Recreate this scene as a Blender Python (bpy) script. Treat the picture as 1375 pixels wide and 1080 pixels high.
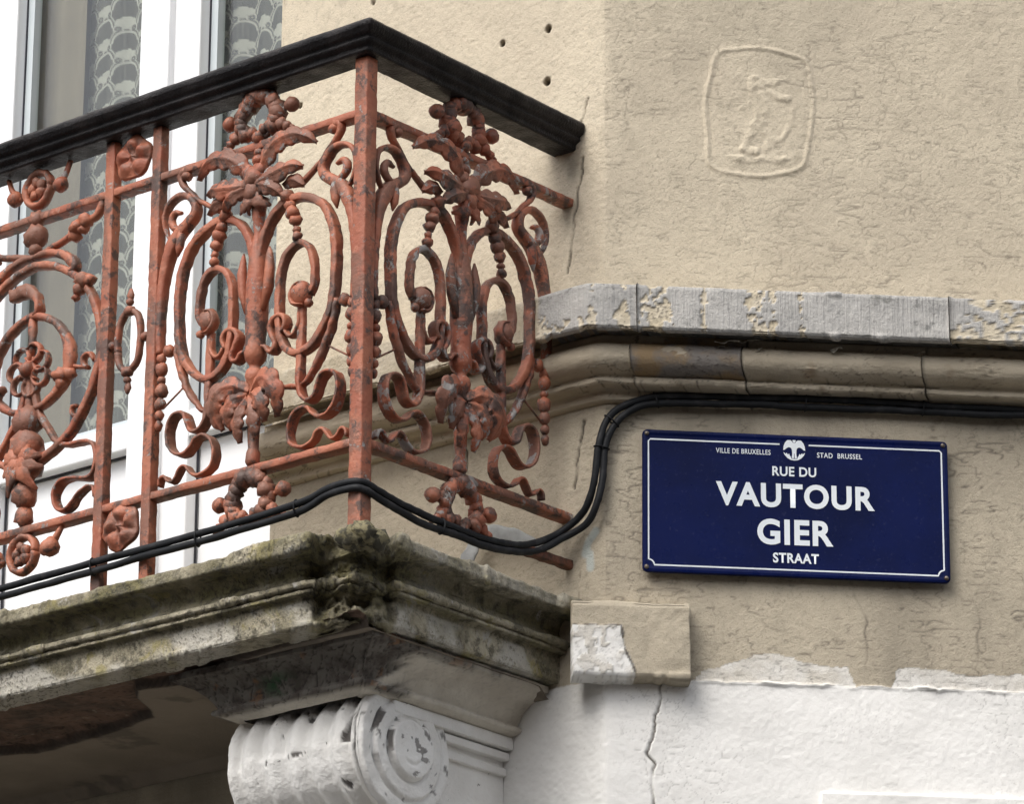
import bpy, math, random
import numpy as np
from mathutils import Matrix, Vector

for o in list(bpy.data.objects):
    bpy.data.objects.remove(o)
sc = bpy.context.scene
COL = sc.collection

# ------------------------------------------------------------------ camera
F_PX, PITCH, ROLL = 5995.0, math.radians(19.61), math.radians(0.26)
CAM = np.array([0.0, 0.0, 1.6])
_r0 = np.array([1.0, 0, 0]); _u0 = np.array([0, -math.sin(PITCH), math.cos(PITCH)])
FW = np.array([0, math.cos(PITCH), math.sin(PITCH)])
RI = math.cos(ROLL) * _r0 + math.sin(ROLL) * _u0
UP = -math.sin(ROLL) * _r0 + math.cos(ROLL) * _u0
cd = bpy.data.cameras.new('camera'); cam = bpy.data.objects.new('camera', cd); COL.objects.link(cam)
cd.sensor_fit = 'HORIZONTAL'; cd.sensor_width = 36.0; cd.lens = F_PX / 1375.0 * 36.0
cd.clip_start = 0.1; cd.clip_end = 500
cam.matrix_world = Matrix(((RI[0], UP[0], -FW[0], CAM[0]), (RI[1], UP[1], -FW[1], CAM[1]),
                           (RI[2], UP[2], -FW[2], CAM[2]), (0, 0, 0, 1)))
sc.camera = cam

# ------------------------------------------------------------------ sky, sun, exposure
SUN_DIR = Vector((-0.54, -0.64, 1.05)).normalized()      # towards the sun: high, from the left
sun_el = math.asin(SUN_DIR.z); sun_az = math.atan2(SUN_DIR.x, SUN_DIR.y)
wd = bpy.data.worlds.new('World'); sc.world = wd; wd.use_nodes = True
nt = wd.node_tree; nt.nodes.clear()
sky = nt.nodes.new('ShaderNodeTexSky'); sky.sky_type = 'NISHITA'; sky.sun_disc = False
sky.sun_elevation = sun_el; sky.sun_rotation = sun_az; sky.air_density = 1.0; sky.dust_density = 4.0; sky.ozone_density = 1.0
hs = nt.nodes.new('ShaderNodeHueSaturation'); hs.inputs['Saturation'].default_value = 0.30
bg = nt.nodes.new('ShaderNodeBackground'); bg.inputs['Strength'].default_value = 0.15
wo = nt.nodes.new('ShaderNodeOutputWorld')
nt.links.new(sky.outputs[0], hs.inputs['Color']); nt.links.new(hs.outputs[0], bg.inputs[0]); nt.links.new(bg.outputs[0], wo.inputs[0])
sd = bpy.data.lights.new('sun', 'SUN'); sd.energy = 1.1; sd.angle = math.radians(36); sd.color = (1.0, 0.965, 0.90)
sun = bpy.data.objects.new('sun', sd); COL.objects.link(sun); sun.location = (-5, -3, 12)
sun.rotation_euler = SUN_DIR.to_track_quat('Z', 'Y').to_euler()
sc.view_settings.view_transform = 'Standard'; sc.view_settings.look = 'None'
sc.view_settings.exposure = 0.74; sc.view_settings.gamma = 1.0; sc.view_settings.use_curve_mapping = False
sc.cycles.use_denoising = True
sc.cycles.max_bounces = 6

# ------------------------------------------------------------------ frames of reference
A_ = math.radians(39.165); B_ = math.radians(45) - A_
d1 = np.array([-math.cos(A_), math.sin(A_), 0]); n1 = np.array([-math.sin(A_), -math.cos(A_), 0])   # balcony facade: leftwards, outwards
w2 = np.array([math.cos(B_), math.sin(B_), 0]); n2 = np.array([math.sin(B_), -math.cos(B_), 0])      # corner facade: rightwards, outwards
O = np.array([0.18507689, 8.15, 0.0]); Zv = np.array([0, 0, 1.0])
CN = O - w2 * 0.006                          # the building's corner
MIT = (n1 + n2) / (1 + n1 @ n2)
def F1(u, off, z): return O + np.multiply.outer(u, d1) + np.multiply.outer(off, n1) + np.multiply.outer(z, Zv)
def W2(u, off, z): return O + np.multiply.outer(u, w2) + np.multiply.outer(off, n2) + np.multiply.outer(z, Zv)
def softp(t, s): return 0.5 * (t + np.sqrt(t * t + s * s))
def PW(t, off, z, s=0.03):                   # round the corner: t>0 corner facade, t<0 balcony facade
    return CN + np.multiply.outer(off, MIT) + np.multiply.outer(softp(t, s), w2) + np.multiply.outer(softp(-t, s), d1) + np.multiply.outer(z, Zv)
CB = O + d1 * 0.115 + n1 * 0.595             # corner of the balcony's fascia
def PB(l, off, z, s=0.012):                  # l>0 along the front, l<0 along the side
    return CB + np.multiply.outer(off, n1 - d1) + np.multiply.outer(softp(l, s), d1) - np.multiply.outer(softp(-l, s), n1) + np.multiply.outer(z, Zv)
def frame(x, y, o):                          # matrix with local X, Z up
    return Matrix(((x[0], y[0], 0, o[0]), (x[1], y[1], 0, o[1]), (x[2], y[2], 1, o[2]), (0, 0, 0, 1)))

# ------------------------------------------------------------------ numpy noise
def _hash(ix, iy, seed):
    h = (ix.astype(np.int64) * 374761393 + iy.astype(np.int64) * 668265263 + seed * 974711) & 0xFFFFFFFF
    h = ((h ^ (h >> 13)) * 1274126177) & 0xFFFFFFFF
    h = h ^ (h >> 16)
    return (h & 0xFFFFFF).astype(np.float64) / 0xFFFFFF
def vnoise(x, y, seed=0):
    x = np.asarray(x, float); y = np.asarray(y, float)
    ix = np.floor(x); iy = np.floor(y); fx = x - ix; fy = y - iy
    fx = fx * fx * fx * (fx * (fx * 6 - 15) + 10); fy = fy * fy * fy * (fy * (fy * 6 - 15) + 10)
    a = _hash(ix, iy, seed); b = _hash(ix + 1, iy, seed); c = _hash(ix, iy + 1, seed); d = _hash(ix + 1, iy + 1, seed)
    return ((a + (b - a) * fx) * (1 - fy) + (c + (d - c) * fx) * fy) * 2 - 1
def fbm(x, y, oct=4, seed=0, gain=0.5):
    s = 0; a = 1.0; n = 0
    for k in range(oct):
        s = s + a * vnoise(x * 2 ** k + 17.3 * k, y * 2 ** k - 9.1 * k, seed + k); n += a; a *= gain
    return s / n
def voro(x, y, seed=0):                      # distance to cell border (approx), cell id
    ix = np.floor(x); iy = np.floor(y)
    f1 = np.full(x.shape, 9.0); f2 = np.full(x.shape, 9.0); cid = np.zeros(x.shape)
    for dx in (-1, 0, 1):
        for dy in (-1, 0, 1):
            cx = ix + dx; cy = iy + dy
            px = cx + 0.15 + 0.7 * _hash(cx, cy, seed); py = cy + 0.15 + 0.7 * _hash(cx, cy, seed + 51)
            d = np.hypot(px - x, py - y)
            nearer = d < f1
            f2 = np.where(nearer, f1, np.minimum(f2, d)); cid = np.where(nearer, _hash(cx, cy, seed + 99), cid); f1 = np.where(nearer, d, f1)
    return f2 - f1, cid
def sstep(a, b, x):
    t = np.clip((x - a) / (b - a), 0, 1); return t * t * (3 - 2 * t)
def pdist(x, y, pts, reach=0.06):            # distance to a polyline
    d = np.full(x.shape, 9.0); P = np.array(pts, float)
    m = (x > P[:, 0].min() - reach) & (x < P[:, 0].max() + reach) & (y > P[:, 1].min() - reach) & (y < P[:, 1].max() + reach)
    if not m.any(): return d
    xs = x[m]; ys = y[m]; dd = np.full(xs.shape, 9.0)
    for (ax, ay), (bx, by) in zip(P[:-1], P[1:]):
        vx, vy = bx - ax, by - ay; L = vx * vx + vy * vy + 1e-12
        t = np.clip(((xs - ax) * vx + (ys - ay) * vy) / L, 0, 1)
        dd = np.minimum(dd, np.hypot(xs - ax - t * vx, ys - ay - t * vy))
    d[m] = dd; return d
def inpoly(x, y, pts):
    P = np.array(pts); c = np.zeros(x.shape, bool); j = len(P) - 1
    for i in range(len(P)):
        xi, yi = P[i]; xj, yj = P[j]
        k = ((yi > y) != (yj > y)) & (x < (xj - xi) * (y - yi) / (yj - yi + 1e-12) + xi)
        c ^= k; j = i
    return c

# ------------------------------------------------------------------ materials
class Mt:
    def __init__(s, name, rough=0.8):
        s.m = bpy.data.materials.new(name); s.m.use_nodes = True; s.t = s.m.node_tree; s.n = s.t.nodes
        s.b = s.n['Principled BSDF']; s.b.inputs['Roughness'].default_value = rough
        s.geo = s.n.new('ShaderNodeNewGeometry'); s.pos = s.geo.outputs['Position']
    def link(s, a, b): s.t.links.new(a, b)
    def val(s, sock, v):
        if hasattr(v, 'is_linked') or hasattr(v, 'links'): s.link(v, sock)
        elif isinstance(v, (tuple, list)) and sock.type == 'RGBA': sock.default_value = (*v, 1) if len(v) == 3 else v
        else: sock.default_value = v
    def scaled(s, sx, sy, sz):
        m = s.n.new('ShaderNodeMapping'); m.inputs['Scale'].default_value = (sx, sy, sz); s.link(s.pos, m.inputs['Vector']); return m.outputs[0]
    def noise(s, scale, detail=4, rough=0.55, vec=None, dist=0.0):
        n = s.n.new('ShaderNodeTexNoise'); n.inputs['Scale'].default_value = scale; n.inputs['Detail'].default_value = detail
        n.inputs['Roughness'].default_value = rough; n.inputs['Distortion'].default_value = dist
        s.link(vec or s.pos, n.inputs['Vector']); return n.outputs['Fac']
    def vor(s, scale, feature='DISTANCE_TO_EDGE', vec=None):
        n = s.n.new('ShaderNodeTexVoronoi'); n.feature = feature; n.inputs['Scale'].default_value = scale
        s.link(vec or s.pos, n.inputs['Vector']); return n.outputs['Distance']
    def step(s, f, a, b, lo=0.0, hi=1.0):
        n = s.n.new('ShaderNodeMapRange'); n.interpolation_type = 'SMOOTHSTEP'
        n.inputs['From Min'].default_value = a; n.inputs['From Max'].default_value = b
        n.inputs['To Min'].default_value = lo; n.inputs['To Max'].default_value = hi
        s.link(f, n.inputs['Value']); return n.outputs['Result']
    def math(s, op, a, b=0.0):
        n = s.n.new('ShaderNodeMath'); n.operation = op; s.val(n.inputs[0], a); s.val(n.inputs[1], b); return n.outputs[0]
    def mix(s, f, a, b):
        n = s.n.new('ShaderNodeMix'); n.data_type = 'RGBA'; s.val(n.inputs[0], f); s.val(n.inputs[6], a); s.val(n.inputs[7], b); return n.outputs[2]
    def attr(s, name):
        n = s.n.new('ShaderNodeAttribute'); n.attribute_name = name; return n.outputs['Fac']
    def color(s, c): s.val(s.b.inputs['Base Color'], c)
    def bump(s, h, strength=0.3, dist=0.01, prev=None):
        n = s.n.new('ShaderNodeBump'); n.inputs['Strength'].default_value = strength; n.inputs['Distance'].default_value = dist
        s.link(h, n.inputs['Height'])
        if prev is not None: s.link(prev, n.inputs['Normal'])
        s.link(n.outputs[0], s.b.inputs['Normal']); return n.outputs[0]

def iron_material(name, grime, chips, brown=0.0):
    k = Mt(name, 0.58)
    big = k.noise(6.5, 4, 0.6, dist=0.4)
    c = k.mix(k.step(big, 0.42, 0.60), (0.37, 0.125, 0.066), (0.30, 0.085, 0.043))
    c = k.mix(k.step(k.noise(11, 5, 0.65), 0.50 - brown * 0.12, 0.60 - brown * 0.12, 0, 0.85), c, (0.175, 0.078, 0.050))
    c = k.mix(k.step(k.noise(40, 5, 0.7), 0.58, 0.64, 0, 0.6), c, (0.44, 0.18, 0.11))
    fine = k.noise(60, 6, 0.75)
    g = k.step(k.math('ADD', k.math('MULTIPLY', k.noise(15, 5, 0.65, dist=0.5), 0.65), k.math('MULTIPLY', fine, 0.35)), 0.56 - grime * 0.15, 0.62 - grime * 0.15)
    c = k.mix(k.math('MULTIPLY', g, 0.85), c, k.mix(k.noise(33, 3), (0.075, 0.045, 0.034), (0.035, 0.028, 0.026)))
    wn = k.noise(21, 8, 0.75, dist=0.5)
    w = k.step(wn, 0.625 - chips * 0.1, 0.637 - chips * 0.1)
    c = k.mix(k.math('MULTIPLY', w, 0.85), c, k.mix(k.noise(50, 3), (0.38, 0.355, 0.32), (0.19, 0.20, 0.21)))
    k.color(c)
    h = k.math('ADD', k.math('ADD', k.math('MULTIPLY', k.noise(140, 5, 0.6), 0.5), k.math('MULTIPLY', w, -0.5)), k.math('MULTIPLY', k.noise(30, 3), 1.0))
    k.bump(h, 0.6, 0.005)
    return k.m
IRON = iron_material('red_iron_paint', 0.26, 0.15, 0.25)
IRON2 = iron_material('weathered_red_iron_paint', 0.36, 0.55, 0.5)
IRON3 = iron_material('brown_iron_paint', 0.34, 0.25, 0.6)

def plaster():
    k = Mt('cream_plaster', 0.92)
    c = k.mix(k.step(k.noise(3.2, 5), 0.38, 0.62), (0.61, 0.532, 0.405), (0.545, 0.472, 0.36))
    c = k.mix(k.step(k.noise(30, 6, 0.72), 0.48, 0.66, 0, 0.5), c, (0.46, 0.40, 0.30))
    c = k.mix(k.step(k.noise(190, 4, 0.65), 0.57, 0.66, 0, 0.55), c, (0.33, 0.28, 0.21))
    st = k.noise(7, 5, 0.6, k.scaled(1.0, 1.0, 0.25))
    c = k.mix(k.math('MULTIPLY', k.attr('dark_tone'), k.step(st, 0.3, 0.7, 0.4, 1.0)), c, (0.285, 0.25, 0.19))
    wc = k.mix(k.step(k.noise(6, 5), 0.42, 0.62), (0.86, 0.845, 0.81), (0.80, 0.785, 0.75))
    wc = k.mix(k.step(k.noise(60, 6, 0.75), 0.64, 0.70, 0, 0.4), wc, (0.45, 0.42, 0.37))
    c = k.mix(k.attr('white'), c, wc)
    c = k.mix(k.attr('blue'), c, (0.50, 0.56, 0.54))
    c = k.mix(k.attr('crack'), c, (0.085, 0.07, 0.055))
    k.color(c)
    h = k.math('ADD', k.noise(300, 5, 0.7), k.math('MULTIPLY', k.noise(110, 5, 0.65), 0.9))
    h = k.math('MULTIPLY', h, k.step(k.attr('white'), 0.3, 1.0, 1.0, 0.3))
    k.bump(h, 0.5, 0.0045)
    return k.m
PLASTER = plaster()

def ledge_stone():
    k = Mt('blue_grey_stone', 0.85)
    c = k.mix(k.step(k.noise(14, 5), 0.35, 0.7), (0.45, 0.435, 0.41), (0.34, 0.33, 0.315))
    c = k.mix(k.step(k.noise(80, 5, 0.7), 0.52, 0.66, 0, 0.6), c, (0.50, 0.485, 0.45))
    c = k.mix(k.step(k.noise(26, 6, 0.75), 0.55, 0.68, 0, 0.75), c, (0.15, 0.15, 0.14))
    c = k.mix(k.step(k.noise(9, 5, 0.65), 0.60, 0.68, 0, 0.75), c, (0.10, 0.10, 0.085))
    pc = k.mix(k.step(k.noise(20, 4), 0.4, 0.65), (0.60, 0.53, 0.41), (0.50, 0.43, 0.31))
    c = k.mix(k.attr('paint'), c, pc)
    c = k.mix(k.attr('crack'), c, (0.07, 0.06, 0.05))
    k.color(c)
    tl = k.noise(1.0, 3, 0.6, k.scaled(190, 190, 7))
    k.bump(k.math('ADD', k.math('ADD', k.noise(180, 5), k.noise(60, 3)), k.math('MULTIPLY', k.math('MULTIPLY', tl, 1.6), k.math('SUBTRACT', 1.0, k.attr('paint')))), 0.5, 0.004)
    return k.m
LEDGE = ledge_stone()

def torus_mat():
    k = Mt('painted_moulding', 0.85)
    c = k.mix(k.step(k.noise(9, 5), 0.35, 0.7), (0.52, 0.45, 0.34), (0.41, 0.35, 0.26))
    c = k.mix(k.step(k.noise(60, 5, 0.7), 0.6, 0.75, 0, 0.5), c, (0.30, 0.25, 0.18))
    c = k.mix(k.math('MULTIPLY', k.step(k.noise(8, 3), 0.58, 0.68), 0.55), c, (0.24, 0.14, 0.06))
    bc = k.mix(k.step(k.noise(16, 4), 0.4, 0.62), (0.30, 0.21, 0.115), (0.22, 0.20, 0.18))
    c = k.mix(k.attr('bare'), c, bc)
    c = k.mix(k.attr('crack'), c, (0.06, 0.05, 0.04))
    k.color(c)
    k.bump(k.math('ADD', k.noise(200, 5), k.noise(50, 3, 0.6, k.scaled(0.5, 0.5, 2.0))), 0.4, 0.004)
    return k.m
TORUS = torus_mat()

def cornice_mat():
    k = Mt('lichen_stone', 0.95)
    c = k.mix(k.step(k.noise(9, 6, 0.65), 0.40, 0.60), (0.47, 0.42, 0.31), (0.27, 0.24, 0.165))
    c = k.mix(k.step(k.noise(28, 7, 0.75), 0.47, 0.62, 0, 0.85), c, (0.095, 0.085, 0.058))
    c = k.mix(k.step(k.noise(15, 6, 0.7, dist=0.6), 0.56, 0.64, 0, 0.7), c, (0.33, 0.285, 0.11))
    c = k.mix(k.step(k.noise(12, 6, 0.65, dist=0.9), 0.58, 0.66, 0, 0.8), c, (0.50, 0.48, 0.44))
    pl = k.mix(k.noise(30, 5), (0.44, 0.42, 0.38), (0.60, 0.56, 0.47))
    pl = k.mix(k.step(k.noise(40, 6, 0.75), 0.52, 0.64, 0, 0.8), pl, (0.20, 0.18, 0.13))
    c = k.mix(k.attr('pale'), c, pl)
    c = k.mix(k.attr('moss_and_dark'), c, k.mix(k.step(k.noise(48, 6, 0.75), 0.45, 0.6), (0.175, 0.155, 0.075), (0.045, 0.042, 0.028)))
    c = k.mix(k.step(k.noise(140, 5, 0.7), 0.56, 0.66, 0, 0.45), c, (0.075, 0.068, 0.048))
    c = k.mix(k.attr('crack'), c, (0.035, 0.03, 0.022))
    k.color(c)
    k.bump(k.math('ADD', k.noise(130, 6, 0.7), k.math('MULTIPLY', k.noise(40, 5, 0.65), 1.5)), 0.9, 0.007)
    return k.m
CORN = cornice_mat()

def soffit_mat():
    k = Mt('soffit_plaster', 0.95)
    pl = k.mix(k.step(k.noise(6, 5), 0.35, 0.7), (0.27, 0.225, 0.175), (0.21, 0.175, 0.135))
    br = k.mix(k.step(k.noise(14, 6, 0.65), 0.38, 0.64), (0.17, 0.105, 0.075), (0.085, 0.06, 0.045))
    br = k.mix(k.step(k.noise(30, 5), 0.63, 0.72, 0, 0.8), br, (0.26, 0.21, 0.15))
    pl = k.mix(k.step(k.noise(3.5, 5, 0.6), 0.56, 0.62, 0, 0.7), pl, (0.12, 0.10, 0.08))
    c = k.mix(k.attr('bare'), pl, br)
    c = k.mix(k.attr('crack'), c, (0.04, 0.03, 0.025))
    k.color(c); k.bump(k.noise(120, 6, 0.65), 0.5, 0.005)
    return k.m
SOFFIT = soffit_mat()

def chipped_white():
    k = Mt('chipped_white_paint', 0.75)
    c = k.mix(k.step(k.noise(8, 5), 0.35, 0.7), (0.86, 0.845, 0.81), (0.76, 0.74, 0.70))
    d = k.step(k.noise(40, 7, 0.75, dist=0.4), 0.665, 0.70)
    c = k.mix(k.math('MAXIMUM', d, k.attr('chip')), c, k.mix(k.noise(40, 3), (0.05, 0.045, 0.045), (0.24, 0.22, 0.20)))
    k.color(c)
    k.bump(k.math('SUBTRACT', k.math('ADD', k.noise(60, 5), k.noise(150, 4)), d), 0.45, 0.005)
    return k.m
WHITE_CHIP = chipped_white()

def cap_mat():
    k = Mt('flaking_stone_cap', 0.9)
    c = k.mix(k.step(k.noise(10, 5), 0.4, 0.62), (0.66, 0.61, 0.52), (0.54, 0.49, 0.41))
    dk = k.mix(k.step(k.noise(22, 6, 0.65), 0.4, 0.65), (0.16, 0.145, 0.125), (0.075, 0.06, 0.05))
    dk = k.mix(k.step(k.noise(15, 4), 0.60, 0.68, 0, 0.9), dk, (0.22, 0.115, 0.06))
    dk = k.mix(k.attr('moss_and_dark'), dk, (0.025, 0.075, 0.03))
    c = k.mix(k.attr('bare'), c, dk)
    c = k.mix(k.attr('crack'), c, (0.035, 0.03, 0.025))
    k.color(c); k.bump(k.math('ADD', k.noise(110, 6, 0.65), k.noise(40, 4)), 0.5, 0.005)
    return k.m
CAPM = cap_mat()

def simple(name, c1, c2, scale=20, rough=0.5, bump=0.1, bs=150, metal=0.0, lo=0.35, hi=0.7):
    k = Mt(name, rough); k.color(k.mix(k.step(k.noise(scale, 4), lo, hi), c1, c2)); k.bump(k.noise(bs, 4), bump, 0.003)
    k.b.inputs['Metallic'].default_value = metal; return k.m
UPVC = simple('white_window_frame', (0.84, 0.85, 0.86), (0.80, 0.81, 0.83), 5, 0.35, 0.03)
GASKET = simple('black_rubber_gasket', (0.02, 0.02, 0.035), (0.015, 0.015, 0.02))
BEAD = simple('grey_glazing_bead', (0.55, 0.60, 0.62), (0.50, 0.55, 0.58), 6, 0.4, 0.02)
DRAPE = simple('beige_drape', (0.21, 0.17, 0.12), (0.175, 0.14, 0.10), 6, 0.9, 0.2)
ROOM = simple('dark_room', (0.16, 0.10, 0.06), (0.07, 0.07, 0.085), 3, 0.9, lo=0.42, hi=0.58)
CABLE = simple('black_cable', (0.018, 0.019, 0.021), (0.04, 0.04, 0.042), 30, 0.5, 0.25, 90, lo=0.5, hi=0.75)
SCREW = simple('rusty_screw', (0.22, 0.20, 0.17), (0.10, 0.07, 0.05), 120, 0.5, 0.3, 300, 0.6)
RUST = simple('rusty_bar', (0.16, 0.06, 0.035), (0.05, 0.028, 0.02), 60, 0.8, 0.8, 120)
LEAD = simple('lead_flashing', (0.36, 0.37, 0.36), (0.24, 0.245, 0.24), 18, 0.6, 0.4, 60)
PAVE = simple('dark_asphalt', (0.055, 0.054, 0.052), (0.04, 0.04, 0.039), 1.5, 0.9, 0.3, 20)
CABLE.node_tree.nodes['Principled BSDF'].inputs['Specular IOR Level'].default_value = 0.12
FLAKE = simple('lifted_paint', (0.36, 0.335, 0.285), (0.24, 0.215, 0.17), 40, 0.8, 0.3, 200)
MOSSY = simple('mossy_mortar', (0.20, 0.175, 0.10), (0.055, 0.05, 0.034), 60, 0.95, 1.0, 90, lo=0.42, hi=0.58)
BRICK = simple('dull_brick', (0.20, 0.13, 0.10), (0.15, 0.10, 0.08), 2, 0.9)
INK = simple('white_enamel', (0.76, 0.80, 0.83), (0.70, 0.75, 0.79), 8, 0.35, 0.02)

def rail_mat():
    k = Mt('black_painted_wood', 0.42); k.b.inputs['Specular IOR Level'].default_value = 0.18
    v = k.scaled(1, 1, 1)
    c = k.mix(k.step(k.noise(12, 6, 0.6), 0.4, 0.7), (0.012, 0.011, 0.012), (0.035, 0.03, 0.03))
    c = k.mix(k.step(k.noise(55, 6, 0.75, dist=0.5), 0.67, 0.74), c, (0.16, 0.15, 0.15))
    k.color(c); k.bump(k.math('ADD', k.noise(70, 6, 0.7), k.noise(220, 3)), 0.6, 0.004)
    k.link(k.step(k.noise(20, 4), 0.3, 0.7, 0.3, 0.6), k.b.inputs['Roughness'])
    return k.m
RAILM = rail_mat()
def enamel():
    k = Mt('blue_enamel', 0.28); k.b.inputs['Specular IOR Level'].default_value = 0.12
    c = k.mix(k.step(k.noise(5, 5), 0.35, 0.7), (0.0030, 0.0080, 0.060), (0.0022, 0.0055, 0.036))
    c = k.mix(k.step(k.noise(150, 4), 0.60, 0.72, 0, 0.22), c, (0.06, 0.065, 0.13))
    k.color(c); k.bump(k.noise(9, 3), 0.06, 0.004)
    k.link(k.step(k.noise(30, 4), 0.3, 0.7, 0.25, 0.42), k.b.inputs['Roughness'])
    return k.m
ENAMEL = enamel()
def glass():
    m = bpy.data.materials.new('window_glass'); m.use_nodes = True; t = m.node_tree; t.nodes.clear()
    tr = t.nodes.new('ShaderNodeBsdfTransparent'); tr.inputs[0].default_value = (0.93, 0.95, 0.94, 1)
    gl = t.nodes.new('ShaderNodeBsdfGlossy'); gl.inputs['Roughness'].default_value = 0.02
    lw = t.nodes.new('ShaderNodeLayerWeight'); fr = t.nodes.new('ShaderNodeMapRange'); t.links.new(lw.outputs['Facing'], fr.inputs[0]); fr.inputs[3].default_value = 0.03; fr.inputs[4].default_value = 0.16
    mx = t.nodes.new('ShaderNodeMixShader'); ou = t.nodes.new('ShaderNodeOutputMaterial')
    t.links.new(fr.outputs[0], mx.inputs[0]); t.links.new(tr.outputs[0], mx.inputs[1]); t.links.new(gl.outputs[0], mx.inputs[2]); t.links.new(mx.outputs[0], ou.inputs[0])
    return m
GLASS = glass()
def lace():
    m = bpy.data.materials.new('lace'); m.use_nodes = True; t = m.node_tree; t.nodes.clear()
    tr = t.nodes.new('ShaderNodeBsdfTransparent'); df = t.nodes.new('ShaderNodeBsdfDiffuse'); df.inputs[0].default_value = (0.60, 0.575, 0.50, 1)
    tl = t.nodes.new('ShaderNodeBsdfTranslucent'); tl.inputs[0].default_value = (0.35, 0.34, 0.30, 1)
    ad = t.nodes.new('ShaderNodeMixShader'); ad.inputs[0].default_value = 0.2
    at = t.nodes.new('ShaderNodeAttribute'); at.attribute_name = 'lace'
    mx = t.nodes.new('ShaderNodeMixShader'); ou = t.nodes.new('ShaderNodeOutputMaterial')
    t.links.new(df.outputs[0], ad.inputs[1]); t.links.new(tl.outputs[0], ad.inputs[2])
    t.links.new(at.outputs['Fac'], mx.inputs[0]); t.links.new(tr.outputs[0], mx.inputs[1]); t.links.new(ad.outputs[0], mx.inputs[2]); t.links.new(mx.outputs[0], ou.inputs[0])
    return m
LACE = lace()

# ------------------------------------------------------------------ mesh helpers
def setprops(o, label=None, cat=None, group=None, kind=None):
    if label: o['label'] = label
    if cat: o['category'] = cat
    if group: o['group'] = group
    if kind: o['kind'] = kind
    return o
def thing(name, loc, label, cat, group=None):
    o = bpy.data.objects.new(name, None); COL.objects.link(o); o.location = loc; o.empty_display_size = 0.1
    o.matrix_world = Matrix.Translation(Vector(loc))
    return setprops(o, label, cat, group)
def adopt(o, parent):                       # keep world placement
    if parent is not None:
        o.parent = parent; o.matrix_parent_inverse = WORLD[parent.name].inverted() if parent.name in WORLD else Matrix.Identity(4)
WORLD = {}
def link_obj(name, me, mat, parent=None, world=None):
    o = bpy.data.objects.new(name, me); COL.objects.link(o)
    if mat is not None: me.materials.append(mat)
    W = world if world is not None else Matrix.Identity(4)
    if parent is not None:
        o.parent = parent
        PWm = WORLD.get(parent.name, Matrix.Identity(4))
        o.matrix_local = PWm.inverted() @ W
    else:
        o.matrix_world = W
    WORLD[o.name] = W
    return o
def grid_obj(name, P, mat, parent=None, attrs=None, keep=None, smooth=True, flip=False, closed_u=False):
    nv, nu = P.shape[:2]
    idx = np.arange(nv * nu).reshape(nv, nu)
    if closed_u: idx = np.concatenate([idx, idx[:, :1]], 1)
    q = np.stack([idx[:-1, :-1], idx[:-1, 1:], idx[1:, 1:], idx[1:, :-1]], -1).reshape(-1, 4)
    if keep is not None: q = q[keep.reshape(-1)]
    if flip: q = q[:, ::-1]
    V = P.reshape(-1, 3); att = {k: np.asarray(v).reshape(-1) for k, v in (attrs or {}).items()}
    if keep is not None:
        used = np.unique(q); remap = np.full(len(V), -1); remap[used] = np.arange(len(used))
        q = remap[q]; V = V[used]; att = {k: v[used] for k, v in att.items()}
    me = bpy.data.meshes.new(name)
    me.vertices.add(len(V)); me.vertices.foreach_set('co', np.ascontiguousarray(V, np.float32).ravel())
    me.loops.add(q.size); me.loops.foreach_set('vertex_index', np.ascontiguousarray(q, np.int32).ravel())
    me.polygons.add(len(q)); me.polygons.foreach_set('loop_start', np.arange(0, q.size, 4, dtype=np.int32))
    me.polygons.foreach_set('use_smooth', np.full(len(q), smooth))
    me.update(calc_edges=True); me.validate()
    for k, v in att.items():
        a = me.attributes.new(k, 'FLOAT', 'POINT'); a.data.foreach_set('value', np.ascontiguousarray(v, np.float32))
    return link_obj(name, me, mat, parent)

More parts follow.
